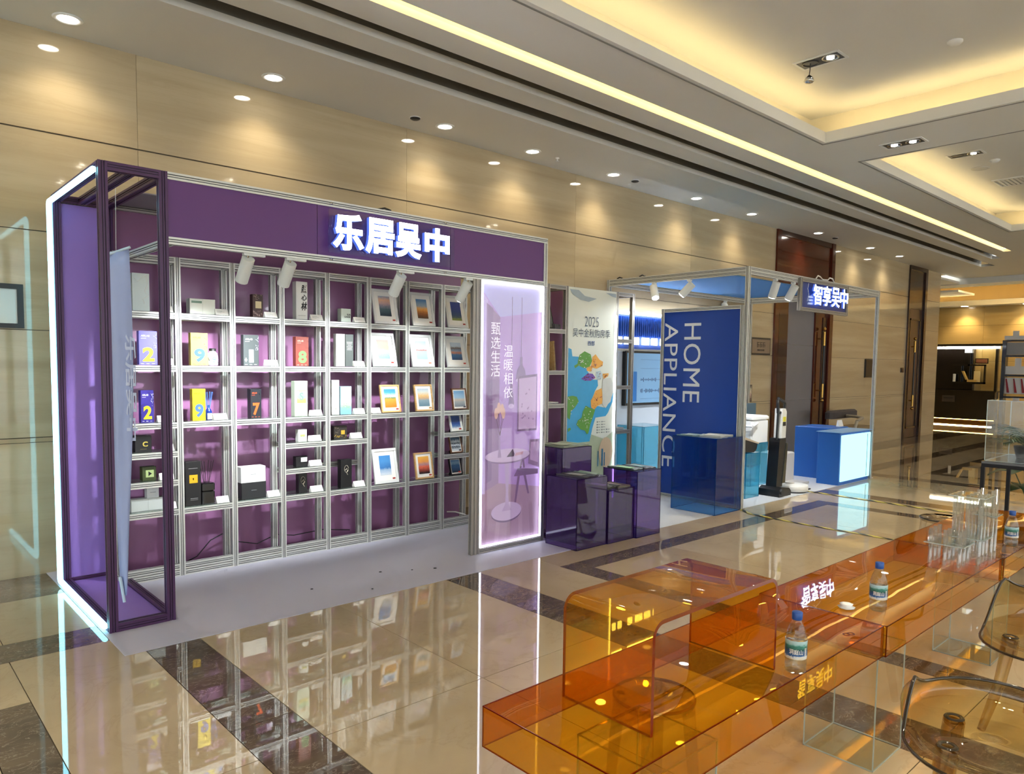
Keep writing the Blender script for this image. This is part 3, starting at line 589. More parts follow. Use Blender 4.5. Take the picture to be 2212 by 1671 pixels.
# ================================================================== display shelf
YS, YSB = 5.137, 5.285
bp = MB().box(XB0, 4.30, YR, YR+0.012, 0.003, ZT-0.04).build('booth_back_panel', MAUVE); one(bp, 'mauve back wall of the purple stand behind the shelves', 'back panel')
cp = MB().box(XB0, X1-0.04, 4.9, YR-0.04, ZT-0.012, ZT-0.004).build('booth_roof_panel', mat('pale_roof', '#9a98a6', 0.6, noise=0.03)); one(cp, 'pale roof board above the shelves inside the stand', 'panel')
ds = thing('display_shelf', 'wide aluminium display shelf of eight bays with glass boards', 'shelf', (2.78, 5.2, 0.003))
SX = [1.306, 1.674, 2.040, 2.406, 2.774, 3.142, 3.513, 3.884, 4.25]
ZS = {'a': 1.79, 'b': 1.44, 'c': 1.06, 'd': 0.865, 'e': 0.672, 'f': 0.471}
for i, x in enumerate(SX):
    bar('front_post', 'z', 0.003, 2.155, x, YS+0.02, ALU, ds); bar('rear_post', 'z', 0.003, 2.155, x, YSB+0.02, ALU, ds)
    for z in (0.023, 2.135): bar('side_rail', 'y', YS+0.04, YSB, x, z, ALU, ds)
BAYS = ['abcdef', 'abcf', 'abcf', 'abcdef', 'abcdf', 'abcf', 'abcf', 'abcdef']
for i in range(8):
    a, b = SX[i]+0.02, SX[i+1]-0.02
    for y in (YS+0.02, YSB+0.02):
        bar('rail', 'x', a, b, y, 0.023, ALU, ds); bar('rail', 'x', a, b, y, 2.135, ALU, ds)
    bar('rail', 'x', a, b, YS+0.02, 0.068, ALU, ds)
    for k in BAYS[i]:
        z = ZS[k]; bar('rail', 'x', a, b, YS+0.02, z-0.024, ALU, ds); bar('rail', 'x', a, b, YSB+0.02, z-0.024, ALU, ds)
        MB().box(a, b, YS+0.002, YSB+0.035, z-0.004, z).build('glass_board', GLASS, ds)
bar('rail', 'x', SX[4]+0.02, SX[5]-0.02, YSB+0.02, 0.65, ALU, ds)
# loose cables behind the lowest bays
CBL = mat('black_cable', '#15141a', 0.5)
one(MB().tube([(1.75, 5.38, 0.02), (1.85, 5.37, 0.06), (1.95, 5.38, 0.16), (2.05, 5.38, 0.20), (2.15, 5.38, 0.12), (2.3, 5.38, 0.08), (2.45, 5.37, 0.13), (2.6, 5.38, 0.10), (2.85, 5.38, 0.11), (3.1, 5.38, 0.07)], 0.004, 6).build('power_cable', CBL), 'thin black cable trailing behind the lowest shelf bays', 'cable')
one(MB().tube([(4.10, 5.35, 0.10), (4.16, 5.30, 0.10), (4.20, 5.22, 0.085), (4.22, 5.11, 0.06), (4.23, 5.07, 0.02)], 0.006, 6).build('white_cable', WHITE), 'short white cable at the right foot of the display shelf', 'cable')

# spot heads under the header
SPOTW = mat('spot_white', '#dfe3e0', 0.35, noise=0.02)
for x, w, tx, pw_ in ((1.806, 'leftmost of the four under the purple fascia', 1.75, 62), (2.072, 'second from the left under the purple fascia', 2.25, 58), (2.888, 'third from the left under the purple fascia', 2.9, 44), (3.483, 'beside the light box under the purple fascia', 3.55, 28)):
    t = thing('track_spotlight', 'white cylinder spotlight, '+w, 'spotlight', (x, 4.30, 2.11), 0, 'spotlights under the purple fascia')
    MB().box(-0.03, 0.10, -0.012, 0.018, -0.014, 0.0).build('mount', SPOTW, t, True)
    MB().tube([(0, 0.005, -0.01), (0, 0.02, -0.05)], 0.008, 8).build('stem', CHROME, t, True)
    d = Vector((-0.02, 0.62, -0.78)).normalized(); p0 = Vector((0, 0.0, -0.03)); p1 = p0+d*0.16
    MB().tube([p0, p1], 0.038, 20).build('head', SPOTW, t, True)
    MB().tube([p1, p1+d*0.004], 0.030, 16).build('lens', glow('spot_lens', '#f2f6ff', 30.0), t, True)
    spot('spot_light', Vector((x, 4.30, 2.11))+p1+d*0.02, (tx, 5.2, 1.22), pw_, 74, 0.75, (0.93, 0.98, 1.0), t, 0.03)

# ================================================================== goods on the shelf
YI = 5.185                                               # front of the boxes on the boards
def prod(name, label, cat, x0, x1, z, h, d, col, rough=0.45, side=None, group=None, yf=None):
    yf = YI if yf is None else yf
    t = thing(name, label, cat, ((x0+x1)/2, yf, z), 0, group)
    w = (x1-x0)/2
    m = mat('box_'+col, col, rough, noise=0.03)
    b = MB().rbox(-w, w, 0, d, 0.0005, h, 0.0012).build('carton', [m], t, True)
    t['w'] = w
    return t, b
def put_text(t, b, body, u, v, w, h, col, bold=0.02, shear=0.0):
    """lettering on a box front: u,v = lower left as metres from box centre / bottom"""
    return text('print', body, (u, -0.0015, v), (w, 0, 0), (0, 0, h), mat('ink_'+col, col, 0.5), b, True, bold=bold, shear=shear)
def patch(b, x0, x1, z0, z1, col, nm='label', y=-0.0006, m=None): return MB().box(x0, x1, y, 0.0002, z0, z1).build(nm, m or mat('ink_'+col, col, 0.5), b, True)
def scribble(b, x0, x1, z0, z1, col, n=10, seed=1, r=0.0022):
    rnd = random.Random(seed); mb = MB()
    for _ in range(n):
        x, z = x0+(x1-x0)*rnd.random(), z0+(z1-z0)*rnd.random(); a = rnd.random()*3.1; l = 0.006+0.012*rnd.random(); bend = rnd.uniform(-1, 1)
        pts = [(min(max(x+l*k/4*math.cos(a+bend*k/4), x0-0.004), x1+0.004), -0.001, z+l*k/4*math.sin(a+bend*k/4)) for k in range(5)]
        mb.tube(pts, [r*0.5, r*0.9, r, r*0.7, r*0.3], 5)
    return mb.build('print', mat('ink_'+col, col, 0.5), b, True)

# ---- top board
t, b = prod('gift_box', 'tall silvery white gift box with looping embossed lines on the top shelf', 'box', 1.408, 1.512, 1.79, 0.245, 0.06, '#c9d6d6', 0.3)
MB().tube([(-0.045, -0.0005, 0.22), (-0.02, -0.0005, 0.19), (0.03, -0.0005, 0.235), (0.04, -0.0005, 0.17), (0.02, -0.0005, 0.13), (0.045, -0.0005, 0.10), (0.01, -0.0005, 0.08), (0.02, -0.0005, 0.05)], 0.0016, 5).build('emboss', WHITE, b, True)
t, b = prod('carton_box', 'low white carton with a green label on the top shelf', 'box', 1.766, 1.938, 1.79, 0.105, 0.07, '#e4e8dc')
patch(b, -0.075, -0.005, 0.075, 0.09, '#7d9a86'); patch(b, -0.0006, 0.0006, 0, 0.103, '#b9bdb2', 'seam')
t, b = prod('perfume_box', 'small dark brown patterned box with a cream label', 'box', 2.205, 2.282, 1.79, 0.165, 0.05, '#3a1f1c')
patch(b, -0.018, 0.026, 0.065, 0.115, '#d9c9a0'); scribble(b, -0.033, 0.033, 0.005, 0.045, '#a98f86', 16, 3); scribble(b, -0.033, 0.033, 0.125, 0.16, '#a98f86', 12, 4)
t, b = prod('tea_box', 'tall white box with black brush calligraphy', 'box', 2.540, 2.632, 1.79, 0.285, 0.06, '#e6e8e4')
put_text(t, b, '照', -0.008, 0.20, 0.05, 0.06, '#161618', 0.03, 0.2); put_text(t, b, '心', -0.006, 0.145, 0.045, 0.045, '#161618', 0.03, 0.2); put_text(t, b, '林', -0.008, 0.07, 0.05, 0.065, '#161618', 0.03, 0.2); patch(b, -0.03, 0.03, 0.03, 0.032, '#77777a', 'rule')
t, b = prod('soap_box', 'small pale box lettered SUB GARDE on the top shelf', 'box', 2.918, 3.004, 1.79, 0.105, 0.06, '#cfdcd0')
put_text(t, b, 'SUB', 0.008, 0.052, 0.03, 0.014, '#101012', 0.03); put_text(t, b, 'GARDE', -0.016, 0.034, 0.054, 0.014, '#101012', 0.03)
# ---- second board
def airbox(name, label, x0, x1, z, h, d, col, dig, dcol, tcol, plus=None, sc='#d7d6ee', seed=5):
    t, b = prod(name, label, 'box', x0, x1, z, h, d, col); w = (x1-x0)/2
    put_text(t, b, dig, -w*(0.3 if dig == '1' else 0.62), h*0.10, w*(0.6 if dig == '1' else 1.3), h*0.42, dcol, 0.0 if dig == '1' else 0.04)
    put_text(t, b, 'AIRLAB', -w*0.78, h*0.83, w*0.95, h*0.055, tcol, 0.02); patch(b, -w*0.78, -w*0.2, h*0.78, h*0.79, tcol, 'rule')
    scribble(b, w*0.62, w*0.88, h*0.5, h*0.95, sc, 14, seed, 0.0014)
    for k in range(3): patch(b, -w*0.8+k*w*0.6, -w*0.5+k*w*0.6, h*0.03, h*0.045, tcol, 'rule')
    if plus: put_text(t, b, plus, -w*0.85, h*0.12, w*0.3, h*0.13, dcol, 0.05)
    return t, b
airbox('diffuser_box', 'lavender blue box with a fat yellow 2 on the second shelf', 1.440, 1.553, 1.44, 0.222, 0.045, '#6b66c4', '2', '#f0d52a', '#ececf8')
airbox('diffuser_box', 'pale yellow box with a blue 9 on the second shelf', 1.768, 1.882, 1.44, 0.222, 0.045, '#e2d05a', '9', '#3f62b0', '#c9a83a', sc='#e9d15a')
airbox('diffuser_box', 'dark grey box with a white 1 on the second shelf', 2.134, 2.247, 1.44, 0.222, 0.05, '#4e5556', '1', '#eef0ee', '#eef0ee', plus='+')
airbox('diffuser_box', 'brick red box with a green 8 on the second shelf', 2.534, 2.639, 1.44, 0.222, 0.05, '#8c4238', '8', '#6e9a5a', '#e2b9a8', sc='#a85f52')
t = thing('patterned_bottle', 'white bottle with wild blue and black doodles beside the pale yellow box', 'bottle', (1.925, YI+0.03, 1.44))
bt = MB().lathe([(0.032, 0.0005), (0.036, 0.004), (0.036, 0.06), (0.03, 0.085), (0.02, 0.095), (0.02, 0.10)], 24).build('body', mat('white_ceramic', '#f0f2f4', 0.25, noise=0.02), t, True)
MB().lathe([(0.023, 0.10), (0.023, 0.118), (0.0, 0.119)], 20, cap=False).build('cap', INK, t, True)
text('print', '9', (-0.016, -0.0375, 0.018), (0.030, 0, 0), (0, 0, 0.045), mat('ink_#5f86c9', '#5f86c9'), bt, True, bold=0.05)
mb = MB(); rnd = random.Random(9)
for _ in range(16):
    a = rnd.uniform(3.4, 6.0); z = rnd.uniform(0.012, 0.09); q0 = 0.037+(0 if z < 0.06 else -0.004)
    mb.tube([(q0*math.cos(a+0.1*k), q0*math.sin(a+0.1*k), z+0.004*math.sin(k*2)) for k in range(4)], 0.0013, 5)
mb.build('doodles', INK, bt, True)
t, b = prod('slim_box', 'slim white box left of the slim grey one', 'box', 2.872, 2.950, 1.44, 0.255, 0.045, '#e9ece4')
patch(b, -0.02, 0.02, 0.165, 0.167, '#b9bfb6', 'rule'); patch(b, -0.02, 0.02, 0.155, 0.157, '#b9bfb6', 'rule'); patch(b, -0.015, 0.015, 0.145, 0.147, '#b9bfb6', 'rule')
t, b = prod('slim_box', 'slim grey box with white lines right of the slim white one', 'box', 2.955, 3.027, 1.44, 0.255, 0.045, '#5f6664')
for k, w in enumerate((0.025, 0.022, 0.016, 0.024, 0.02, 0.022)): patch(b, -w, w, 0.19-k*0.012, 0.194-k*0.012, '#dfe4e0', 'rule')
# ---- third board
airbox('diffuser_box', 'deep violet box with a yellow 2 on the third shelf', 1.444, 1.524, 1.06, 0.212, 0.05, '#34288c', '2', '#e8d623', '#ececf8', seed=6)
airbox('diffuser_box', 'bright yellow box with a blue 9 on the third shelf', 1.773, 1.861, 1.06, 0.217, 0.05, '#e8cf1e', '9', '#4468b4', '#8f7a10', sc='#c7ab10', seed=7)
airbox('diffuser_box', 'near black box with an orange 7 on the third shelf', 2.182, 2.262, 1.06, 0.212, 0.06, '#22242c', '7', '#f0642a', '#e0572a', sc='#3a3e4a', seed=8)
def diffuser(name, label, x, z, r, h, mats, reed, square=False):
    t = thing(name, label, 'reed diffuser', (x, YI+0.03, z))
    if square: bd = MB().rbox(-r, r, -r, r, 0.0005, h*0.62, 0.008).rbox(-r*1.0, r*1.0, -r, r, h*0.64, h*0.98, 0.006).box(-r*0.8, r*0.8, -r*0.8, r*0.8, h*0.6, h*0.66).build('jar', mats[0], t, True)
    else: bd = MB().lathe([(r*0.96, 0.0005), (r, 0.004), (r, h*0.55), (r*0.7, h*0.72), (r*0.36, h*0.8), (r*0.36, h), (r*0.42, h*1.02)], 24).build('jar', mats[0], t, True)
    if not square: MB().box(-r*0.7, r*0.7, -r*1.02, -r*0.98, h*0.04, h*0.46).build('label', PAPER, bd, True)
    for k in range(6):
        a = k*1.05; MB().tube([(0.003*math.cos(a), 0.003*math.sin(a), h*0.5), (reed[1]*math.cos(a), reed[1]*math.sin(a)*0.6, reed[0])], 0.0018, 6).build('reed', mats[1], t, True)
    return t
diffuser('reed_diffuser', 'cobalt blue glass diffuser bottle with blue reeds beside the bright yellow box', 1.892, 1.06, 0.023, 0.10, (mat('cobalt_glass', '#14307e', 0.12, coat=0.5), mat('blue_reed', '#4b7fd6', 0.5)), (0.195, 0.03))
t, b = prod('tall_box', 'tall pale green box with a rainbow window print', 'box', 2.522, 2.628, 1.06, 0.268, 0.06, '#c8d8c0')
MB().box(-0.033, 0.04, -0.0008, 0.0, 0.10, 0.20).build('window_print', picture('rainbow_print', [(0.2, '#cfc06a'), (0.45, '#8fd0a0'), (0.7, '#9fc4c8'), (0.9, '#d8b08a')], 3, 0.6), b, True); put_text(t, b, 'S', -0.012, 0.12, 0.03, 0.06, '#79b58c', 0.02)
t, b = prod('slim_box', 'narrow white box with a thin grass drawing on the third shelf', 'box', 2.832, 2.899, 1.06, 0.272, 0.05, '#eff0ea')
MB().tube([(0.0, -0.0008, 0.02), (0.004, -0.0008, 0.07), (0.018, -0.0008, 0.115)], 0.001, 5).tube([(0.0, -0.0008, 0.03), (-0.006, -0.0008, 0.08)], 0.001, 5).tube([(0.002, -0.0008, 0.045), (0.014, -0.0008, 0.06)], 0.001, 5).build('print', mat('ink_#6a7a5a', '#6a7a5a'), b, True)
t, b = prod('floral_box', 'pale blue box with a white and green floral pattern', 'box', 2.910, 3.008, 1.06, 0.222, 0.05, '#a9d2e0')
MB().box(-0.048, 0.048, -0.0007, 0, 0.002, 0.215).build('pattern', picture('floral_print', [(0.1, '#7fc0d8'), (0.3, '#8fbf7a'), (0.42, '#e8eef0'), (0.55, '#9fd0e0'), (0.75, '#cfe6ee')], 14, 0.9), b, True)
# ---- half boards
t, b = prod('candle_box', 'black cube box with a gold crescent logo', 'box', 1.404, 1.505, 0.865, 0.108, 0.07, '#15151a'); put_text(t, b, 'C', -0.005, 0.035, 0.032, 0.034, '#d8c25a', 0.03); patch(b, -0.02, 0.02, 0.018, 0.02, '#8c7f4a', 'rule')
t, b = prod('candle_box', 'small green black box with a play-shaped logo', 'box', 1.445, 1.530, 0.672, 0.092, 0.06, '#3d4a26'); patch(b, -0.022, 0.028, 0.022, 0.07, '#b7cc8c'); MB().add([(-0.006, -0.0012, 0.03), (0.016, -0.0012, 0.046), (-0.006, -0.0012, 0.062)], [(0, 1, 2)]).build('logo', INK, b, True)
t, b = prod('soap_box', 'small white box with a green sprig on the upper half shelf', 'box', 2.550, 2.620, 0.865, 0.094, 0.05, '#e9ece6'); MB().box(-0.02, 0.02, -0.0007, 0, 0.018, 0.07).build('print', picture('sprig_print', [(0.2, '#e9ece6'), (0.45, '#8fae6a'), (0.6, '#d9cf6a'), (0.8, '#e9ece6')], 7, 0.7), b, True)
t, b = prod('gold_box', 'dark box with a gold square and gold marbling', 'box', 2.852, 2.966, 0.865, 0.104, 0.05, '#2c2622'); patch(b, 0.004, 0.038, 0.035, 0.068, '#c9a53a'); scribble(b, -0.05, 0.05, 0.004, 0.03, '#c9a53a', 14, 12); scribble(b, -0.05, -0.01, 0.04, 0.098, '#6e645a', 16, 13)
t, b = prod('soap_box', 'small black box with a white top label on the lower half shelf', 'box', 2.530, 2.624, 0.672, 0.078, 0.05, '#17171a'); patch(b, -0.008, 0.044, 0.036, 0.07, '#e9ece8')
# ---- lowest boards
t, b = prod('long_box', 'long flat pale grey box on the lowest board', 'box', 1.372, 1.583, 0.471, 0.082, 0.06, '#ccd4d2'); patch(b, -0.0006, 0.0006, 0, 0.08, '#aab2b0', 'seam')
t, b = prod('small_box', 'small white cube standing on the long pale grey box', 'box', 1.470, 1.545, 0.471+0.0825, 0.075, 0.055, '#d7dcde'); patch(b, -0.018, 0.018, 0.036, 0.040, '#9aa0a4', 'rule')
t, b = prod('tall_box', 'tall black box with a small amber label on the lowest board', 'box', 1.717, 1.822, 0.471, 0.305, 0.07, '#1a1a1c'); patch(b, -0.026, 0.030, 0.155, 0.212, '#e0b020'); patch(b, -0.002, 0.004, 0.175, 0.19, '#6a4a10', 'logo'); patch(b, -0.03, 0.03, 0.255, 0.259, '#8a8a8c', 'rule'); patch(b, -0.02, 0.03, 0.045, 0.049, '#8a8a8c', 'rule'); patch(b, -0.02, 0.03, 0.035, 0.038, '#8a8a8c', 'rule')
diffuser('reed_diffuser', 'square black jar with black reeds beside the tall black box', 1.870, 0.471, 0.043, 0.15, (mat('black_jar', '#0f0f11', 0.2, coat=0.3), DARK), (0.30, 0.05), True)
t, b = prod('gift_box', 'matt black box lying under a white box on the lowest board', 'box', 2.108, 2.292, 0.471, 0.118, 0.09, '#25272a'); patch(b, -0.02, 0.02, 0.058, 0.062, '#777c80', 'rule')
t, b = prod('gift_box', 'white box stacked on the matt black box', 'box', 2.104, 2.288, 0.471+0.1185, 0.115, 0.09, '#e2e6e2'); patch(b, -0.02, 0.02, 0.056, 0.060, '#a0a6a8', 'rule')
def swirl(b, zc): MB().tube([(0.0+0.018*math.cos(a), -0.001, zc+0.028*math.sin(a)) for a in [k*0.5 for k in range(13)]], 0.0012, 5).tube([(-0.01, -0.001, zc-0.01), (0.006, -0.001, zc+0.004), (0.012, -0.001, zc-0.012), (0.0, -0.001, zc-0.03), (0.012, -0.001, zc-0.05)], 0.0018, 5).build('logo', mat('ink_#cfc6b0', '#cfc6b0'), b, True)
t, b = prod('wine_box', 'slender black box with a pale swirl, under the half shelf', 'box', 2.550, 2.620, 0.471, 0.145, 0.05, '#121214'); swirl(b, 0.095)
t, b = prod('wine_box', 'taller slender black box with a pale swirl logo', 'box', 2.911, 3.009, 0.471, 0.225, 0.055, '#121214'); swirl(b, 0.15)

# ---- picture frames
def pframe(label, xc, z, w, h, bw, fcol, matw, pic, lean=14, red='#b5382c', y=None, sides=None):
    t = thing('picture_frame', label, 'picture frame', (xc, 5.160 if y is None else y, z+0.002))
    t.rotation_euler = (R(-lean), 0, 0)
    th = 0.016; m = fcol
    MB().box(-w/2, w/2, 0, th, 0, bw).box(-w/2, w/2, 0, th, h-bw, h).box(-w/2, -w/2+bw, 0, th, bw, h-bw).box(w/2-bw, w/2, 0, th, bw, h-bw).build('frame', m, t, True)
    mt_ = MB().box(-w/2+bw, w/2-bw, 0.006, 0.010, bw, h-bw).build('mount', PAPER, t, True)
    MB().box(-w/2+bw+matw*0.82, w/2-bw-matw*0.82, 0.0045, 0.006, bw+matw*0.95, h-bw-matw*0.75).build('print', pic, mt_, True)
    if red: MB().box(w/2-bw-0.034, w/2-bw-0.008, 0.004, 0.006, bw+0.008, bw+0.02).build('price_sticker', mat('sticker'+red, red, 0.5), t, True)
    MB().add([(-0.02, th, h*0.6), (0.02, th, h*0.6), (0.02, th+0.085, 0.022), (-0.02, th+0.085, 0.022)], [(0, 1, 2, 3), (3, 2, 1, 0)]).build('easel_back', DARK, t, True)
    return t
WF = mat('white_frame', '#e6e8e6', 0.35, noise=0.02); WDF = wood('light_oak_frame', '#c79a5e', '#dab47c', 0.4, 'X', 20); WDD = wood('walnut_frame', '#5a3018', '#7a4a2a', 0.4, 'X', 20); BKF = mat('black_frame', '#121215', 0.35, noise=0.05)
dusk = picture('pic_dusk_river', [(0.05, '#2a3a4a'), (0.35, '#4a6470'), (0.5, '#7f7f92'), (0.62, '#b59aa0'), (0.8, '#d6a98e'), (1.0, '#8a9ab4')])
sunset = picture('pic_sunset', [(0.05, '#5a3a24'), (0.25, '#9a5a2c'), (0.38, '#d88a3c'), (0.5, '#e8b060'), (0.65, '#8fa4b8'), (0.9, '#5a88b8')])
night = picture('pic_night_town', [(0.05, '#8a9a4a'), (0.2, '#2c4a6a'), (0.45, '#123a7a'), (0.7, '#16358c'), (1.0, '#22408f')], 9, 0.4)
stone = picture('pic_blossom', [(0.1, '#7f98a8'), (0.35, '#a5b8c6'), (0.5, '#c8a890'), (0.65, '#a8b49a'), (0.9, '#d2b8ae')], 16, 0.9)
pale = picture('pic_pale_lake', [(0.05, '#a8c4d4'), (0.45, '#b9d0e0'), (0.5, '#c27f6a'), (0.56, '#d6cbe0'), (1.0, '#bcd2ec')], 5, 0.12)
mount = picture('pic_mountain_sea', [(0.05, '#1f3f6a'), (0.3, '#3a6a94'), (0.42, '#c07a5a'), (0.52, '#7f9ab4'), (0.68, '#6a5a54'), (0.78, '#bccbd8'), (1.0, '#cfdbe6')], 7, 0.2)
wheat = picture('pic_wheat', [(0.05, '#c07a2a'), (0.45, '#d29a42'), (0.52, '#6a8a5a'), (0.6, '#cfe0ea'), (0.8, '#4a9ac8'), (1.0, '#3f8ac4')], 8, 0.15)
field_ = picture('pic_sea_sky', [(0.05, '#6a8a9a'), (0.35, '#8aa2ae'), (0.45, '#c9a27a'), (0.6, '#e6c080'), (0.8, '#d8dbd4'), (1.0, '#b0c6d6')], 10, 0.3)
dome = picture('pic_domes', [(0.05, '#7f8a94'), (0.3, '#a8aeb2'), (0.45, '#cdbfae'), (0.55, '#9fc0d8'), (1.0, '#6fa8d8')], 12, 0.25)
bluep = picture('pic_blue_hills', [(0.05, '#cfd9e4'), (0.3, '#8fb0d2'), (0.36, '#3f78b8'), (0.7, '#4f92cf'), (1.0, '#4a8fd0')], 8, 0.25)
redp = picture('pic_red_sunset', [(0.05, '#241c1c'), (0.2, '#8a3a2c'), (0.4, '#e0674a'), (0.55, '#b58a94'), (0.7, '#f0a04a'), (1.0, '#f0b84e')], 8, 0.25)
navy = picture('pic_navy_snow', [(0.05, '#e0e6ee'), (0.2, '#5a7fb4'), (0.4, '#24488c'), (1.0, '#2c4f94')], 9, 0.35)
peaks = picture('pic_snow_peaks', [(0.1, '#c9d3dc'), (0.3, '#22384e'), (0.42, '#d2dae2'), (0.55, '#2f4a66'), (0.7, '#c4d0dc'), (0.85, '#34526e')], 6, 0.5)
lakeb = picture('pic_blue_lake', [(0.05, '#0f2438'), (0.4, '#214a72'), (0.6, '#3a6a9a'), (0.75, '#7fa4c2'), (1.0, '#3f78ac')], 6, 0.3)
pframe('white picture frame with a dusk river print, top shelf', 3.33, 1.79, 0.232, 0.295, 0.022, WF, 0.048, dusk)
pframe('white picture frame with an orange sunset print, top shelf', 3.705, 1.79, 0.232, 0.295, 0.022, WF, 0.048, sunset)
pframe('white picture frame with a deep blue night print, top shelf', 4.075, 1.79, 0.232, 0.295, 0.022, WF, 0.048, night)
pframe('white picture frame with a blossom print, second shelf', 3.315, 1.44, 0.232, 0.285, 0.022, WF, 0.048, stone)
pframe('white picture frame with a pale lake print, second shelf', 3.70, 1.44, 0.232, 0.285, 0.022, WF, 0.048, pale, red='#d98a72')
pframe('white picture frame with a mountain bay print, second shelf', 4.08, 1.44, 0.24, 0.285, 0.022, WF, 0.048, mount)
pframe('light oak frame with a golden wheat field print', 3.375, 1.06, 0.188, 0.232, 0.013, WDF, 0.03, wheat, 11)
pframe('light oak frame with a pale sea and sky print', 3.715, 1.06, 0.188, 0.232, 0.013, WDF, 0.03, field_, 11, red='#d0a060')
pframe('small walnut frame with a rocky shore print', 4.105, 1.06, 0.165, 0.192, 0.010, WDD, 0.016, dome, 10, red='#3a3f52')
pframe('small white frame with a navy night print, upper right half shelf', 4.07, 0.865, 0.135, 0.16, 0.008, WF, 0.014, navy, 16)
pframe('small red-brown frame with snowy peaks, middle right half shelf', 4.07, 0.672, 0.135, 0.155, 0.008, WDD, 0.010, peaks, 16, red='#2a2a2e')
pframe('small black frame with a blue lake print, lowest right board', 4.07, 0.471, 0.135, 0.155, 0.010, BKF, 0.012, lakeb, 16)
pframe('white picture frame with a bright blue sky print, lowest board', 3.325, 0.471, 0.232, 0.29, 0.022, WF, 0.048, bluep, 12, y=5.15)
pframe('light oak frame with a red sunset print, lowest board', 3.72, 0.471, 0.188, 0.228, 0.013, WDF, 0.03, redp, 11)

# ---- price cards (folded tents)
def card(x, z, w, label, y=5.152):
    t = thing('price_card', label, 'price card', (x, y, z+0.0005), 0, 'price cards on the display shelf'); h, d = 0.043, 0.022
    pts = [(0, 0), (2*d, 0), (d*1.3, h), (d*1.25, h)]
    MB().prism(pts, 'x', -w/2, w/2).build('tent', PAPER, t, True)
    n = Vector((0, -h, d*1.25)).normalized(); s_ = Vector((0, d*1.25, h)).normalized()
    mb = MB()
    for k, (a, b) in enumerate(((-0.38, 0.05), (-0.38, 0.2), (-0.38, -0.05))):
        p = s_*(0.034-0.008*k)+n*0.0006; q_ = s_*(0.0325-0.008*k)+n*0.0006
        mb.add([(w*a, q_.y, q_.z), (w*b, q_.y, q_.z), (w*b, p.y, p.z), (w*a, p.y, p.z)], [(0, 1, 2, 3)])
    mb.build('print', mat('ink_#777a78', '#777a78'), t, True)
for x, z, w, l in ((1.628, 1.79, 0.045, 'left edge card beside the silvery gift box'), (1.975, 1.79, 0.088, 'price card beside the low white carton'), (2.332, 1.79, 0.092, 'price card beside the dark brown perfume box'), (2.698, 1.79, 0.098, 'price card beside the calligraphy box'), (3.07, 1.79, 0.098, 'price card beside the SUB GARDE box'),
                   (1.625, 1.44, 0.045, 'price card right of the lavender blue 2 box'), (2.333, 1.44, 0.10, 'price card beside the dark grey 1 box'), (3.066, 1.44, 0.098, 'price card beside the slim grey box'),
                   (1.585, 1.06, 0.09, 'price card beside the deep violet 2 box'), (1.955, 1.06, 0.095, 'price card beside the cobalt diffuser'), (2.688, 1.06, 0.10, 'price card beside the pale green box'), (3.066, 1.06, 0.098, 'price card beside the floral box'), (3.222, 1.06, 0.085, 'price card left of the wheat field frame'),
                   (1.61, 0.865, 0.06, 'price card right of the black crescent cube'), (2.678, 0.865, 0.10, 'price card beside the green sprig box'), (3.04, 0.865, 0.10, 'price card beside the gold marbled box'),
                   (1.59, 0.672, 0.09, 'price card beside the play logo box'), (2.682, 0.672, 0.10, 'price card beside the black box with a white label'), (1.622, 0.471, 0.055, 'price card right of the long grey box'),
                   (1.963, 0.471, 0.085, 'price card beside the square black jar'), (2.342, 0.471, 0.096, 'price card beside the stacked white and black boxes'), (2.69, 0.471, 0.10, 'price card beside the shorter slender black box'), (3.066, 0.471, 0.098, 'price card beside the taller slender black box')):
    card(x, z, w, 'white '+l)

# ================================================================== purple acrylic plinths
def plinth(name, label, cat, x0, x1, y0, y1, h, m, em, z0=0.0, group=None, top=None):
    t = thing(name, label, cat, ((x0+x1)/2, (y0+y1)/2, z0), 0, group)
    MB().box(x0, x1, y0, y1, z0+0.002, z0+h).build('acrylic_body', m, t)
    e = 0.004; mb = MB()
    for x in (x0, x1):
        for y in (y0, y1): mb.box(x-e*(x == x1), x+e*(x == x0), y-e*(y == y1), y+e*(y == y0), z0+0.001, z0+h)
    for y in (y0, y1):
        for z in (z0+0.001, z0+h-e): mb.box(x0, x1, y-e*(y == y1), y+e*(y == y0), z, z+e)
    for x in (x0, x1):
        for z in (z0+0.001, z0+h-e): mb.box(x-e*(x == x1), x+e*(x == x0), y0, y1, z, z+e)
    mb.build('polished_edges', em, t)
    return t
PA = clear('purple_acrylic', (0.44, 0.30, 0.60, 1), body='#553a80', bodyf=0.28); PAE = mat('purple_edge', '#2a1740', 0.2)
plinth('acrylic_plinth', 'dark purple acrylic plinth at the front left of its group', 'plinth', 4.245, 4.61, 3.857, 4.20, 0.572, PA, PAE)
plinth('acrylic_plinth', 'lowest purple acrylic plinth, in the middle of the front row', 'plinth', 4.615, 4.955, 3.845, 4.19, 0.444, PA, PAE)
plinth('acrylic_plinth', 'lilac acrylic plinth at the right end of the front row', 'plinth', 4.96, 5.295, 3.82, 4.20, 0.574, PA, PAE)
plinth('acrylic_plinth', 'tallest purple acrylic plinth, standing behind the front row', 'plinth', 4.44, 4.81, 4.21, 4.56, 0.772, PA, PAE)
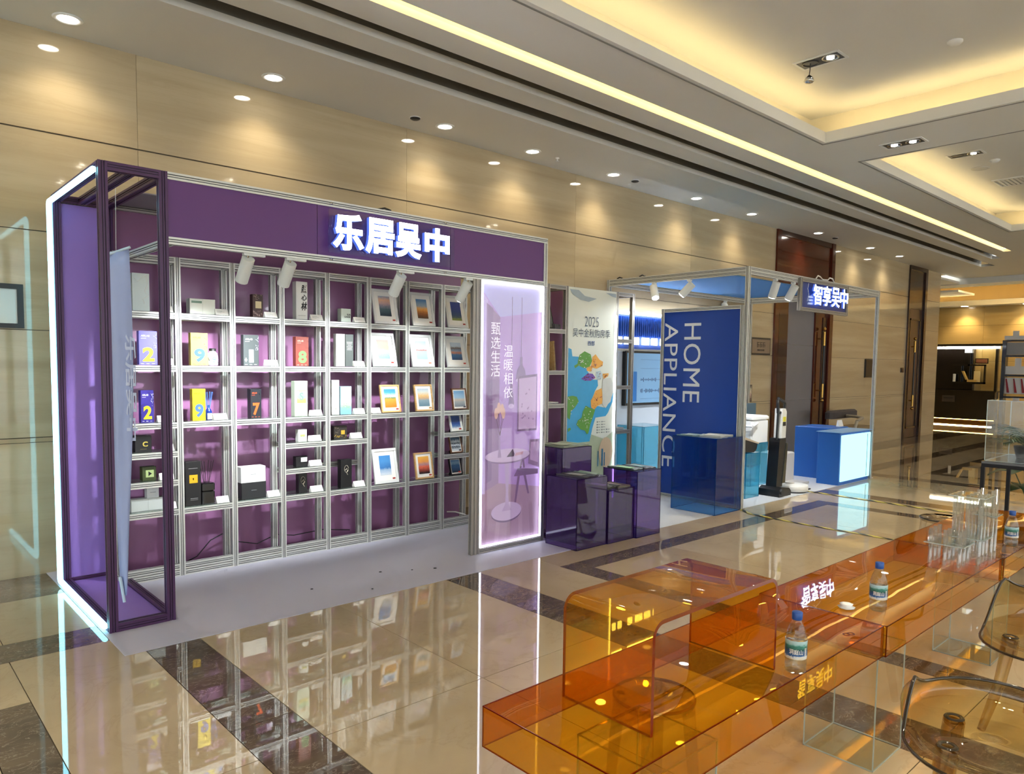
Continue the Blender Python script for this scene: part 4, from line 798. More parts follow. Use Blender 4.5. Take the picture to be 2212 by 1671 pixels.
def booklet(label, x, y, z, w, d, h, rz, col, band=None, name='booklet', cat='booklet'):
    t = thing(name, label, cat, (x, y, z), R(rz))
    n = 8; top = [(-w/2+w*k/n, h*(0.75+0.25*math.cos(k*1.7))) for k in range(n+1)]
    MB().prism([(-w/2, 0.0005), (w/2, 0.0005)]+list(reversed(top)), 'y', d/2, -d/2).build('pages', mat('cover_'+col, col, 0.3, noise=0.06, nscale=30), t, True)
    if band: MB().box(-w*0.35, w*0.1, -d*0.3, d*0.25, h*1.0, h*1.02+0.001).build('cover_print', mat('ink_'+band, band, 0.4), t, True)
    return t
booklet('grey green booklets stacked on the tallest purple plinth', 4.63, 4.38, 0.773, 0.33, 0.30, 0.016, 2, '#8d937e', '#a9ae98')
booklet('dark photo brochure on the front left purple plinth', 4.42, 4.02, 0.573, 0.20, 0.28, 0.012, 8, '#3a3838', '#8a8a84'); booklet('pale green leaflet on the front left purple plinth', 4.535, 4.05, 0.573, 0.14, 0.22, 0.010, -6, '#8aa08a', '#5f7a62')
booklet('black folder lying on the lowest purple plinth', 4.72, 4.03, 0.445, 0.19, 0.27, 0.024, 5, '#26262a', '#c9c9c4'); booklet('brown folder lying on the lowest purple plinth', 4.87, 4.00, 0.445, 0.15, 0.24, 0.016, -4, '#6e6658', '#b9b2a2')
booklet('dark green magazine on the lilac plinth', 5.05, 4.02, 0.575, 0.16, 0.28, 0.014, 3, '#35463c', '#7fc06a'); booklet('glossy black magazine at the right of the lilac plinth', 5.21, 4.00, 0.575, 0.15, 0.26, 0.014, -5, '#2a3032', '#5f8f8a')

# ================================================================== map wall unit
YM = 5.0
mu = thing('map_unit', 'free-standing aluminium unit with a regional map panel between two shelf columns', 'display unit', (5.7, YM, 0.003))
LCOL, RCOL = (5.045, 5.305), (6.08, 6.353)
for x in LCOL+RCOL:
    bar('post', 'z', 0.003, 2.25, x, YM+0.02, ALUD, mu); bar('rear_post', 'z', 0.003, 2.25, x, YM+0.27, ALUD, mu)
bar('rail', 'x', 5.065, 5.285, YM+0.02, 2.23, ALUD, mu); bar('rail', 'x', 5.325, 6.06, YM+0.04, 2.23, ALUD, mu); bar('rail', 'x', 6.10, 6.333, YM+0.02, 2.23, ALUD, mu)
for c, zz in ((LCOL, (1.82, 1.416, 1.089, 0.70)), (RCOL, (1.755, 1.259, 0.78, 0.29))):
    a, b = c[0]+0.02, c[1]-0.02
    for z in zz:
        bar('rail', 'x', a, b, YM+0.02, z-0.02, ALUD, mu); bar('rail', 'x', a, b, YM+0.27, z-0.02, ALUD, mu)
        MB().box(a, b, YM+0.002, YM+0.285, z-0.0, z+0.004).build('glass_board', GLASS, mu)
    for z in (0.023, 2.23):
        for x in c: bar('side_rail', 'y', YM+0.04, YM+0.25, x, z, ALUD, mu)
    bar('rail', 'x', a, b, YM+0.27, 2.23, ALUD, mu)
MB().box(5.03, 5.78, YM+0.292, YM+0.30, 0.02, 2.24).build('back_panel', MAUVE, mu)
mp_ = MB().box(5.327, 6.058, YM, YM+0.018, 0.06, 2.245).build('map_panel', mat('map_ground', '#dfe4da', 0.35, noise=0.02), mu)
MAPS = {
'sea': [(5.333, 1.643), (5.379, 1.630), (5.393, 1.560), (5.484, 1.557), (5.516, 1.487), (5.592, 1.447), (5.703, 1.325), (5.781, 1.324), (5.791, 1.262), (5.746, 1.211), (5.694, 1.120), (5.712, 1.037), (5.758, 1.056), (5.902, 1.031), (5.997, 1.091), (6.027, 1.186), (6.043, 1.186), (6.030, 1.090), (5.960, 0.976), (5.921, 0.941), (5.762, 0.931), (5.718, 0.830), (5.676, 0.687), (5.331, 0.687)],
'ground': [(5.329, 0.687), (5.676, 0.687), (5.70, 0.76), (5.9, 0.70), (6.056, 0.78), (6.056, 0.065), (5.329, 0.065)],
'green1': [(5.499, 1.577), (5.573, 1.614), (5.665, 1.585), (5.690, 1.519), (5.653, 1.458), (5.577, 1.442), (5.487, 1.467), (5.436, 1.441), (5.420, 1.466), (5.471, 1.487), (5.478, 1.527)],
'orange1': [(5.696, 1.560), (5.742, 1.587), (5.806, 1.531), (5.862, 1.511), (5.856, 1.469), (5.762, 1.438), (5.700, 1.448), (5.670, 1.407), (5.609, 1.417), (5.615, 1.447), (5.676, 1.468)],
'purple1': [(5.565, 1.356), (5.625, 1.391), (5.702, 1.386), (5.749, 1.345), (5.673, 1.315), (5.581, 1.315), (5.528, 1.336)],
'pale1': [(5.748, 1.407), (5.826, 1.418), (5.859, 1.366), (5.829, 1.324), (5.765, 1.335)],
'orange2': [(5.858, 1.386), (5.955, 1.392), (5.947, 1.360), (5.876, 1.334)],
'orange3': [(5.754, 1.211), (5.847, 1.236), (5.866, 1.157), (5.860, 1.074), (5.790, 1.055), (5.736, 1.015), (5.689, 1.037), (5.679, 1.110), (5.716, 1.150)],
'grey1': [(5.860, 1.334), (5.989, 1.344), (6.023, 1.292), (6.035, 1.186), (5.989, 1.102), (5.918, 1.025), (5.869, 1.063), (5.855, 1.230)],
'green2': [(5.331, 1.158), (5.406, 1.166), (5.466, 1.155), (5.497, 1.104), (5.439, 1.045), (5.381, 1.007), (5.369, 0.927), (5.332, 0.949)],
'green3': [(5.604, 1.060), (5.689, 1.027), (5.752, 1.015), (5.715, 0.933), (5.679, 0.862), (5.650, 0.771), (5.628, 0.767), (5.596, 0.805), (5.535, 0.818), (5.466, 0.872), (5.487, 0.912), (5.546, 0.940), (5.560, 1.001)],
'green4': [(5.342, 0.838), (5.378, 0.846), (5.386, 0.826), (5.346, 0.803)],
'wave1': [(5.335, 2.222), (5.466, 2.222), (5.557, 2.169), (5.740, 2.152), (5.618, 2.114), (5.498, 2.126), (5.379, 2.176)],
'wave2': [(5.879, 2.223), (6.048, 2.225), (6.050, 2.184), (5.992, 2.190)]}
MC = {'sea': '#3fa3d8', 'ground': '#a9b59a', 'green': '#5f9a3c', 'orange': '#e8ac52', 'purple': '#7a5ab4', 'pale': '#b9cfd8', 'grey': '#cfd2cc', 'wave': '#a2b2bc'}
for k, (nm, pts) in enumerate(MAPS.items()):
    base = nm.rstrip('0123456789'); y = YM-0.0008-0.0003*k
    MB().add([(x, y, z) for x, z in pts], [tuple(range(len(pts)))]).build('map_'+base, mat('map_print_'+base, MC[base], 0.4, noise=0.10, nscale=18), mp_)
rnd = random.Random(3)
mk = MB(); mk2 = MB(); mk3 = MB()
for nm, n in (('green1', 26), ('green2', 18), ('green3', 34), ('orange1', 24), ('purple1', 34), ('orange3', 26), ('orange2', 10), ('pale1', 10)):
    P_ = MAPS[nm]; xs_ = [p[0] for p in P_]; zs_ = [p[1] for p in P_]; cx, cz = sum(xs_)/len(P_), sum(zs_)/len(P_)
    for _ in range(n):
        p = P_[rnd.randrange(len(P_))]; f = rnd.random()*0.9; x, z = cx+(p[0]-cx)*f, cz+(p[1]-cz)*f; s_ = rnd.uniform(0.003, 0.007)
        (mk if nm.startswith('green') else mk2 if rnd.random() < 0.6 else mk3).add([(x-s_, YM-0.006, z-s_*0.6), (x+s_, YM-0.006, z-s_*0.6), (x+s_, YM-0.006, z+s_*0.6), (x-s_, YM-0.006, z+s_*0.6)], [(0, 1, 2, 3)])
mk.build('map_marks', PAPER, mp_); mk2.build('map_marks', mat('ink_#c8643c', '#c8643c'), mp_); mk3.build('map_marks', mat('ink_#3c3c8c', '#3c3c8c'), mp_)
NAVY = mat('ink_#2c3a4e', '#2c3a4e', 0.5)
text('lettering', '2025', (5.565, YM-0.004, 1.865), (0.215, 0, 0), (0, 0, 0.10), NAVY, mp_, bold=-0.012)
text('lettering', '吴中金秋购房季', (5.391, YM-0.004, 1.757), (0.572, 0, 0), (0, 0, 0.085), NAVY, mp_, bold=0.0)
text('lettering', '西部', (5.616, YM-0.004, 1.672), (0.106, 0, 0), (0, 0, 0.050), mat('ink_#2f4f8c', '#2f4f8c'), mp_, bold=0.008)
mb = MB()
for r in range(5):
    for c_ in range(3):
        if c_ == 2 and r < 3: continue
        x, z = 5.785+0.075*c_, 0.885-0.028*r
        mb.add([(x+0.008*math.cos(a), YM-0.0062, z+0.008*math.sin(a)) for a in [k*0.7 for k in range(9)]], [tuple(range(9))]); mb.add([(x+0.014, YM-0.0062, z-0.002), (x+0.05, YM-0.0062, z-0.002), (x+0.05, YM-0.0062, z+0.002), (x+0.014, YM-0.0062, z+0.002)], [(0, 1, 2, 3)])
mb.build('map_legend', mat('ink_#4a5a5e', '#4a5a5e'), mp_)
mb = MB().add([(5.93+0.11*math.cos(k*0.3), YM-0.0062, 0.56+0.16*math.sin(k*0.3)) for k in range(21)], [tuple(range(21))]); mb.build('map_roundel', mat('ink_#c9b497', '#c9b497'), mp_)
MB().box(5.86, 5.885, YM-0.008, YM-0.007, 0.42, 0.60).box(5.90, 5.915, YM-0.008, YM-0.007, 0.42, 0.56).box(5.80, 5.812, YM-0.008, YM-0.007, 0.42, 0.58).build('map_pencils', mat('ink_#2c6a8c', '#2c6a8c'), mp_)
MB().box(6.052, 6.064, YM-0.012, YM-0.002, 0.06, 2.0).build('side_light', glow('side_led', '#e8f6ff', 5.0), mu)
# goods in the unit
def leaner(name, label, x, y, z, w, h, d, lean, m, rz=0):
    t = thing(name, label, 'panel', (x, y, z), 0); t.rotation_euler = (R(-lean), 0, R(rz))
    MB().box(-w/2, w/2, 0, d, 0.001, h).build('board', m, t, True); MB().box(-w/2+0.012, w/2-0.012, -0.0015, 0, 0.012, h-0.012).build('face', mat('dull_face', '#6b6f6a', 0.4, noise=0.1), t, True)
    return t
leaner('photo_easel', 'dark frame seen from behind in the top left bay of the map unit', 5.13, YM+0.06, 1.825, 0.13, 0.26, 0.015, 16, DARK)
booklet('grey cloth bundle in the top left bay of the map unit', 5.21, YM+0.10, 1.825, 0.10, 0.12, 0.05, 10, '#5a5658')
leaner('leaning_picture', 'white edged frame leaning in the second bay of the map unit', 5.10, YM+0.08, 1.421, 0.03, 0.30, 0.13, 8, WHITE); leaner('leaning_picture', 'light oak frame edge leaning in the second bay of the map unit', 5.235, YM+0.08, 1.421, 0.02, 0.29, 0.13, 6, WDF)
booklet('white pamphlet in the third bay of the map unit', 5.17, YM+0.12, 1.094, 0.15, 0.16, 0.014, 0, '#d9dad8'); 
leaner('art_panel', 'dark grey green panel in the top right bay of the map unit', 6.17, YM+0.10, 1.76, 0.13, 0.36, 0.02, 14, mat('grey_green', '#5e6a62', 0.5, noise=0.1))
leaner('art_panel', 'grey panel leaning in the second right bay of the map unit', 6.16, YM+0.10, 1.264, 0.12, 0.22, 0.05, 12, mat('warm_grey', '#807e78', 0.5, noise=0.1))
booklet('flat grey pamphlets in the third right bay of the map unit', 6.2, YM+0.12, 0.785, 0.16, 0.16, 0.02, 4, '#8a8a8c')
# ================================================================== blue stand
XC, XG, YC = 6.84, 10.13, 3.91
m2 = MB().box(5.36, 10.25, 3.93, YW, 0.0006, 0.003).build('floor_mat', mat('white_vinyl', '#cdd0d6', 0.45, noise=0.03, nscale=2)); one(m2, 'white vinyl mat under the blue stand', 'floor mat')
bs = thing('blue_stand_frame', 'open aluminium frame of the blue appliance stand', 'stand frame', (8.4, 4.85, 0.003))
ZB = 2.495
for x, y in ((XC, YC+0.02), (XG, YC+0.02), (XC, YW-0.04), (XG, YW-0.04)): bar('post', 'z', 0.003, ZB, x, y, ALU, bs)
for y in (YC+0.02, YW-0.04):
    for z in (ZB-0.02, ZB-0.058): bar('beam', 'x', XC+0.02, XG-0.02, y, z, ALU, bs)
for x in (XC, XG):
    for z in (ZB-0.02, ZB-0.058): bar('beam', 'y', YC+0.04, YW-0.06, x, z, ALU, bs)
BLUE = mat('royal_blue_panel', '#123f9c', 0.4, noise=0.04, nscale=2)
rp = MB().box(7.2, 9.72, 4.3, 5.62, ZB-0.03, ZB-0.02).build('roof_panel', mat('sky_blue_fabric', '#4f8fd0', 0.7, noise=0.03), bs)
for y in (5.60, 5.27): MB().tube([(XC, y-0.04, ZB+0.004), (XC, y, ZB+0.02), (XC, y+0.04, ZB+0.004)], 0.008, 6).build('cable_clip', DARK, bs)
# printed side wall
sw = thing('printed_wall', 'royal blue side wall lettered HOME APPLIANCE in an aluminium frame', 'panel wall', (XC, 4.43, 0.003))
for y in (YC+0.065, 4.955): bar('post', 'z', 0.003, 2.11, XC, y, ALU, sw)
bar('rail', 'y', YC+0.085, 4.935, XC, 2.09, ALU, sw); bar('rail', 'y', YC+0.085, 4.935, XC, 0.023, ALU, sw)
bpn = MB().box(XC-0.012, XC+0.012, YC+0.085, 4.935, 0.043, 2.07).build('blue_panel', BLUE, sw)
LW = mat('white_lettering', '#dfe3ea', 0.5)
text('lettering', 'HOME', (XC-0.0135, 4.67, 1.942), (0, 0, -0.86), (0, -0.215, 0), LW, bpn, bold=0.0, spacing=1.05); text('lettering', 'APPLIANCE', (XC-0.0135, 4.925, 1.955), (0, 0, -1.61), (0, -0.175, 0), LW, bpn, bold=0.0, spacing=1.05)
# hanging sign
hs = thing('hanging_sign', 'blue framed hanging sign with glowing white characters', 'sign', (8.5, YC, 2.11))
for x in (7.88, 9.07): bar('side_rail', 'z', 2.11, 2.47, x, YC-0.02, ALUD, hs)
for z in (2.13, 2.45): bar('rail', 'x', 7.90, 9.05, YC-0.02, z, ALUD, hs)
MB().box(7.9, 9.05, YC-0.022, YC-0.012, 2.15, 2.43).build('sign_board', mat('navy_board', '#16307a', 0.3, noise=0.03), hs)
for ch, a in (('智', 8.10), ('享', 8.335), ('吴', 8.565), ('中', 8.79)):
    l = text('letter', ch, (a, YC-0.05, 2.19), (0.215, 0, 0), (0, 0, 0.225), RET, hs, bold=0.015, depth=0.02); text('letter_face', ch, (a, YC-0.0715, 2.19), (0.215, 0, 0), (0, 0, 0.225), glow('letter_face_b', '#eaf6ff', 5.0), l, bold=0.012)
wr = MB().tube([(8.25, YC-0.02, 2.49), (8.30, YC-0.02, 2.53), (8.36, YC-0.02, 2.52), (8.42, YC-0.02, 2.495), (8.55, YC-0.02, 2.50), (8.60, YC-0.02, 2.53), (8.68, YC-0.02, 2.525), (8.72, YC-0.02, 2.49)], 0.007, 6).build('wire', WHITE, hs)
MB().tube([(8.03, YC-0.045, 2.42), (8.01, YC-0.045, 2.36), (8.04, YC-0.045, 2.30), (8.01, YC-0.045, 2.22)], 0.003, 5).build('wire', WHITE, hs)
# spotlights of the blue stand
def cyl_spot(label, loc, d, tgt, lit=True, watts=30):
    t = thing('track_spotlight', label, 'spotlight', loc, 0, 'spotlights of the blue stand'); d = Vector(d).normalized()
    MB().box(-0.02, 0.02, -0.02, 0.02, -0.02, 0.0).build('mount', SPOTW, t, True); MB().tube([(0, 0, -0.02), (0, 0, -0.08)], 0.012, 8).build('stem', SPOTW, t, True)
    p0 = Vector((0, 0, -0.08))-d*0.05; p1 = p0+d*0.17
    MB().tube([p0, p1], 0.043, 20).build('head', SPOTW, t, True); MB().tube([p1, p1+d*0.004], 0.034, 16).build('lens', MATS['spot_lens'] if lit else DARK, t, True)
    if lit: spot('spot_light', Vector(loc)+p1+d*0.02, tgt, watts, 80, 0.7, (0.92, 0.97, 1.0), t, 0.03)
zz = ZB-0.08
cyl_spot('white spotlight on the left beam of the blue stand, aimed at the viewer', (XC, 5.10, zz), (-0.35, -0.45, -0.8), (5.7, 4.6, 0.6), True, 35)
cyl_spot('white spotlight on the left beam of the blue stand, turned sideways', (XC, 4.63, zz), (-0.2, 0.55, -0.6), (5.8, 5.1, 1.2), True, 45)
cyl_spot('white spotlight nearest the corner post on the front beam of the blue stand', (7.40, YC+0.02, zz), (0.12, 0.35, -0.9), (8.0, 4.9, 0), True, 60)
cyl_spot('white spotlight just left of the hanging blue sign', (7.80, YC+0.02, zz), (0.1, 0.5, -0.8), (8.2, 5.4, 0.6), True, 45)
cyl_spot('bright round spotlight on the rear beam of the blue stand', (9.37, YW-0.07, zz), (-0.25, -0.55, -0.75), (9.2, 4.6, 0.2), True, 60)
# ribbed rear wall with screen
rw = thing('ribbed_wall', 'rear wall with a blue ribbed header, light line and wall screen', 'display wall', (7.9, 5.72, 0.003))
MB().box(6.92, 8.9, 5.745, 5.775, 0.003, 1.66).build('white_board', mat('cool_white_board', '#c9d2de', 0.5, noise=0.02), rw)
MB().box(6.92, 8.9, 5.745, 5.775, 1.66, 2.10).build('header_board', mat('deep_blue', '#163a86', 0.5, noise=0.03), rw)
RIB = mat('blue_rib', '#1f50b0', 0.45)
for k in range(44): MB().box(7.02+k*0.042, 7.044+k*0.042, 5.715, 5.745, 1.84, 2.075).build('rib', RIB, rw)
MB().tube([(6.92, 5.70, 2.12), (8.9, 5.70, 2.12)], 0.016, 10).build('light_tube', LEDW, rw)
bar('rail', 'x', 6.92, 8.9, 5.72, 1.665, ALU, rw, 0.03)
for k, (a, b) in enumerate(((6.96, 7.03), (7.07, 7.15), (7.27, 7.36), (7.42, 7.57), (7.61, 7.74), (7.80, 7.92))): MB().rbox(a, b, 5.69, 5.71, 1.735, 1.825, 0.008).build('glowing_block', MATS['letter_face_b'], rw)
ws = thing('wall_screen', 'flat screen with pale blue charts on the rear wall of the blue stand', 'screen', (7.6, 5.72, 0.98))
MB().box(7.10, 8.12, 5.69, 5.742, 0.98, 1.655).build('housing', DARK, ws)
dp = MB().box(7.13, 8.09, 5.686, 5.69, 1.01, 1.63).build('display', mat('screen_blue', '#5f84a4', 0.2, emit='#6f97b8', estr=0.35), ws)
mb = MB(); rnd = random.Random(4)
for r, z in enumerate((1.55, 1.44, 1.30, 1.16, 1.06)):
    for k in range(26):
        x = 7.40+k*0.025; h_ = 0.004+0.05*rnd.random()*(r in (2, 3)); mb.box(x, x+0.012, 5.6845, 5.686, z-h_/2, z+h_/2)
mb.build('chart_lines', mat('ink_#2c4a6e', '#2c4a6e'), dp); MB().box(7.15, 7.32, 5.6845, 5.686, 1.03, 1.40).build('chart_block', mat('ink_#1f5f9c', '#1f5f9c', emit='#1f5f9c', estr=0.3), dp)
# blue acrylic plinths and counters
BA = clear('blue_acrylic', (0.26, 0.55, 0.84, 1), body='#1c4f9c', bodyf=0.15); BAE = mat('blue_edge', '#1b4f86', 0.2); CA = clear('cyan_acrylic', (0.50, 0.86, 0.96, 1), body='#4fb4d8', bodyf=0.25); CAE = mat('cyan_edge', '#2f88a8', 0.2)
plinth('acrylic_counter', 'deep blue acrylic counter in front of the HOME APPLIANCE wall', 'counter', 6.32, 6.80, 3.91, 4.43, 0.764, BA, BAE)
booklet('white leaflets on the deep blue acrylic counter', 6.62, 4.12, 0.765, 0.30, 0.26, 0.012, 6, '#c9cdc6', '#e6e8e4'); booklet('grey green booklet on the deep blue acrylic counter', 6.46, 4.30, 0.765, 0.22, 0.20, 0.010, -4, '#7f9a9a', '#aebdb8')
plinth('acrylic_plinth', 'cyan acrylic plinth below the wall screen', 'plinth', 6.93, 7.42, 5.26, 5.66, 0.757, CA, CAE)
plinth('acrylic_plinth', 'low cyan acrylic plinth carrying the black wedge device', 'plinth', 7.40, 7.70, 4.20, 4.50, 0.51, CA, CAE)
t = thing('tilted_device', 'black wedge-shaped device with a beige lid on the low cyan plinth', 'device', (7.52, 4.30, 0.511))
MB().prism([(-0.15, 0.02), (0.08, 0.001), (0.13, 0.03), (0.15, 0.09), (-0.15, 0.16)], 'y', 0.12, -0.08).build('body', DARK, t, True); MB().prism([(-0.16, 0.162), (0.165, 0.092), (0.17, 0.105), (-0.16, 0.19)], 'y', 0.13, -0.09).build('lid', mat('beige_lid', '#b8a890', 0.4, noise=0.03), t, True)
plinth('acrylic_plinth', 'cyan acrylic plinth under the white cooler', 'plinth', 8.22, 8.62, 4.60, 4.95, 0.535, CA, CAE)
t = thing('cooler_box', 'white cooler box with a side carrying handle on a cyan plinth', 'cooler', (8.42, 4.78, 0.536))
MB().rbox(-0.20, 0.20, -0.18, 0.18, 0.001, 0.29, 0.02).build('body', WHITE, t, True); MB().rbox(-0.205, 0.205, -0.185, 0.185, 0.292, 0.335, 0.014).build('lid', WHITE, t, True)
MB().tube([(-0.10, -0.19, 0.25), (-0.25, -0.21, 0.215)], 0.018, 10).tube([(-0.10, 0.19, 0.25), (-0.25, 0.21, 0.215)], 0.018, 10).tube([(-0.25, -0.21, 0.215), (-0.25, 0.21, 0.215)], 0.016, 10).build('handle', WHITE, t, True)
# floor washer
t = thing('floor_washer', 'upright black and white floor washer with a loop handle', 'vacuum cleaner', (7.93, 4.13, 0.003))
MB().prism([(-0.14, 0.0), (0.14, 0.0), (0.14, 0.05), (0.10, 0.085), (-0.08, 0.11), (-0.14, 0.08)], 'y', 0.12, -0.13).build('brush_head', DARK, t, True)
MB().lathe([(0.032, -0.012), (0.032, 0.012)], 18).build('wheel', mat('grey_rubber', '#2e2f33', 0.6), t, True, (-0.10, -0.14, 0.06), (R(90), 0, 0))
MB().prism([(-0.085, 0.10), (0.05, 0.10), (0.105, 0.62), (0.10, 0.66), (-0.03, 0.66), (-0.045, 0.62)], 'y', 0.065, -0.065).build('body', DARK, t, True)
MB().prism([(0.035, 0.14), (0.10, 0.14), (0.135, 0.60), (0.105, 0.60)], 'y', 0.05, -0.075).build('dirty_tank', mat('smoked_tank', '#3a3c36', 0.15, coat=0.4), t, True)
MB().prism([(0.02, 0.66), (0.12, 0.66), (0.13, 0.96), (0.10, 1.0), (0.03, 1.0)], 'y', 0.045, -0.05).build('upper_shell', WHITE, t, True)
MB().box(0.045, 0.105, -0.056, -0.05, 0.85, 0.905).build('yellow_label', mat('yellow_label', '#d8cf3a', 0.4), t, True); MB().box(0.045, 0.105, -0.056, -0.05, 0.80, 0.845).build('display', DARK, t, True)
MB().tube([(-0.03, -0.02, 0.64), (-0.015, -0.02, 0.95)], 0.014, 10).build('stick', DARK, t, True)
MB().tube([(-0.02, -0.02, 0.95), (-0.035, -0.02, 1.10), (-0.02, -0.02, 1.12), (0.12, -0.02, 1.07), (0.135, -0.02, 1.05), (0.125, -0.02, 0.97), (0.11, -0.02, 0.96), (-0.02, -0.02, 0.95)], 0.017, 10).build('handle', DARK, t, True)
MB().tube([(0.16, 0.02, 0.20), (0.175, 0.02, 0.98)], 0.022, 12).build('suction_tube', WHITE, t, True)
# robot dock and robot
t = thing('robot_dock', 'pale dock tower with a printed card on top', 'dock station', (8.88, 4.55, 0.003))
MB().rbox(-0.17, 0.17, -0.10, 0.20, 0.0, 0.39, 0.015).build('tower', mat('warm_white_plastic', '#cfcac4', 0.4, noise=0.02), t, True); c_ = MB().prism([(-0.06, 0.391), (0.02, 0.391), (0.0, 0.49), (-0.005, 0.49)], 'x', -0.14, 0.02).build('sign_card', PAPER, t, True)
MB().box(-0.17, 0.17, -0.30, -0.10, 0.0, 0.03).build('ramp', MATS['warm_white_plastic'], t, True)
t = thing('robot_vacuum', 'round white robot vacuum on the mat beside the black washer', 'robot vacuum', (8.33, 4.10, 0.003))
MB().lathe([(0.15, 0.012), (0.165, 0.02), (0.165, 0.075), (0.155, 0.088), (0.0, 0.09)], 36, cap=False).build('body', WHITE, t, True); MB().lathe([(0.05, 0.088), (0.055, 0.10), (0.05, 0.108), (0.0, 0.11)], 20, (0, 0.05, 0), cap=False).build('turret', MATS['warm_white_plastic'], t, True)
MB().lathe([(0.14, 0.0), (0.145, 0.012)], 30).build('base_plate', DARK, t, True); MB().box(0.03, 0.12, -0.155, -0.13, 0.03, 0.045).build('sensor_window', DARK, t, True)
# L shaped lit counter
lc = thing('lit_counter', 'blue L-shaped counter with a glowing white front panel', 'counter', (9.65, 4.3, 0.003))
BCN = mat('counter_blue', '#1c5fb4', 0.4, noise=0.03, nscale=2)
MB().rbox(9.18, 10.09, 3.915+0.02, 4.22, 0.003, 0.662, 0.006).build('front_block', BCN, lc); MB().rbox(9.57, 10.09, 4.221, 4.72, 0.003, 0.685, 0.006).build('rear_block', BCN, lc)
MB().rbox(9.16, 10.10, 3.905, 4.235, 0.664, 0.672, 0.003).build('counter_top', mat('pale_blue_top', '#7fb0de', 0.3), lc)
lp = MB().rbox(9.20, 10.075, 3.915, 3.934, 0.05, 0.635, 0.006).build('light_panel', glow('panel_glow', '#aeeef8', 0.95), lc); MB().box(9.96, 9.972, 3.9135, 3.915, 0.06, 0.62).build('panel_seam', mat('teal_seam', '#5fb4c8', 0.3), lp)
one(MB().prism([(4.28, 0.674), (4.33, 0.674), (4.315, 0.77), (4.31, 0.77)], 'x', 9.95, 10.08).build('sign_card', PAPER), 'small printed card standing on the lit blue counter', 'sign card')
# chair behind the counter
t = thing('lounge_chair', 'grey bentwood armchair behind the lit blue counter', 'chair', (12.6, 5.25, 0.003)); GF = mat('grey_fabric', '#4a4446', 0.8, noise=0.1); TB = mat('tan_fabric', '#8d7a5e', 0.8, noise=0.06)
MB().rbox(-0.5, 0.55, 0.10, 0.22, 0.62, 0.76, 0.03).build('backrest', GF, t, True); MB().rbox(-0.25, 0.45, -0.25, 0.15, 0.40, 0.50, 0.03).build('seat', TB, t, True)
MB().tube([(-0.45, -0.3, 0.62), (-0.52, -0.3, 0.5), (-0.5, -0.3, 0.3), (-0.4, -0.3, 0.02)], 0.025, 10).tube([(-0.45, -0.3, 0.62), (-0.2, -0.28, 0.66), (0.0, -0.1, 0.66), (0.1, 0.12, 0.66)], 0.025, 10).build('arm', mat('pale_bentwood', '#a8a090', 0.4), t, True)
for x, y in ((-0.25, -0.2), (0.4, -0.2), (-0.25, 0.15), (0.4, 0.15)): MB().tube([(x, y, 0.0), (x, y, 0.42)], 0.018, 8).build('leg', DARK, t, True)
t = thing('display_board', 'grey blue upright board against the wall behind the white cooler', 'board', (9.99, 5.6, 0.003))
MB().box(9.80, 10.08, 5.59, 5.62, 0.03, 0.94).build('board', mat('grey_blue_board', '#5f7f90', 0.4, noise=0.04), t); MB().box(9.80, 10.08, 5.52, 5.70, 0.003, 0.03).build('foot', DARK, t)
t = thing('wall_picture', 'small floral picture on the wall left of the wooden doorway', 'picture', (10.16, YW, 0.945))
MB().box(10.03, 10.285, YW-0.02, YW, 0.945, 1.205).build('frame', mat('brown_frame', '#5c5046', 0.5), t); MB().box(10.05, 10.265, YW-0.023, YW-0.02, 0.965, 1.185).build('print', picture('floral_picture', [(0.1, '#5c4a40'), (0.4, '#c9a894'), (0.55, '#e6d2b4'), (0.75, '#d8c9a0'), (0.95, '#6a5a4a')], 7, 0.7), t)
# hazard tape on the floor
def hazard():
    m = bpy.data.materials.new('hazard_tape'); m.use_nodes = True; nt = m.node_tree; N = nt.nodes; L = nt.links; b = N['Principled BSDF']; b.inputs['Roughness'].default_value = 0.35
    uv = N.new('ShaderNodeUVMap'); sp = N.new('ShaderNodeSeparateXYZ'); ad = N.new('ShaderNodeMath'); ad.operation = 'ADD'; fr = N.new('ShaderNodeMath'); fr.operation = 'FRACT'; gt = N.new('ShaderNodeMath'); gt.operation = 'GREATER_THAN'; gt.inputs[1].default_value = 0.55
    L.new(uv.outputs[0], sp.inputs[0]); L.new(sp.outputs[0], ad.inputs[0]); L.new(sp.outputs[1], ad.inputs[1]); L.new(ad.outputs[0], fr.inputs[0]); L.new(fr.outputs[0], gt.inputs[0])
    mx = N.new('ShaderNodeMix'); mx.data_type = 'RGBA'; L.new(gt.outputs[0], mx.inputs['Factor']); mx.inputs['A'].default_value = lin('#d9c75a'); mx.inputs['B'].default_value = lin('#15150f'); L.new(mx.outputs['Result'], b.inputs['Base Color'])
    return m
HZ = hazard()
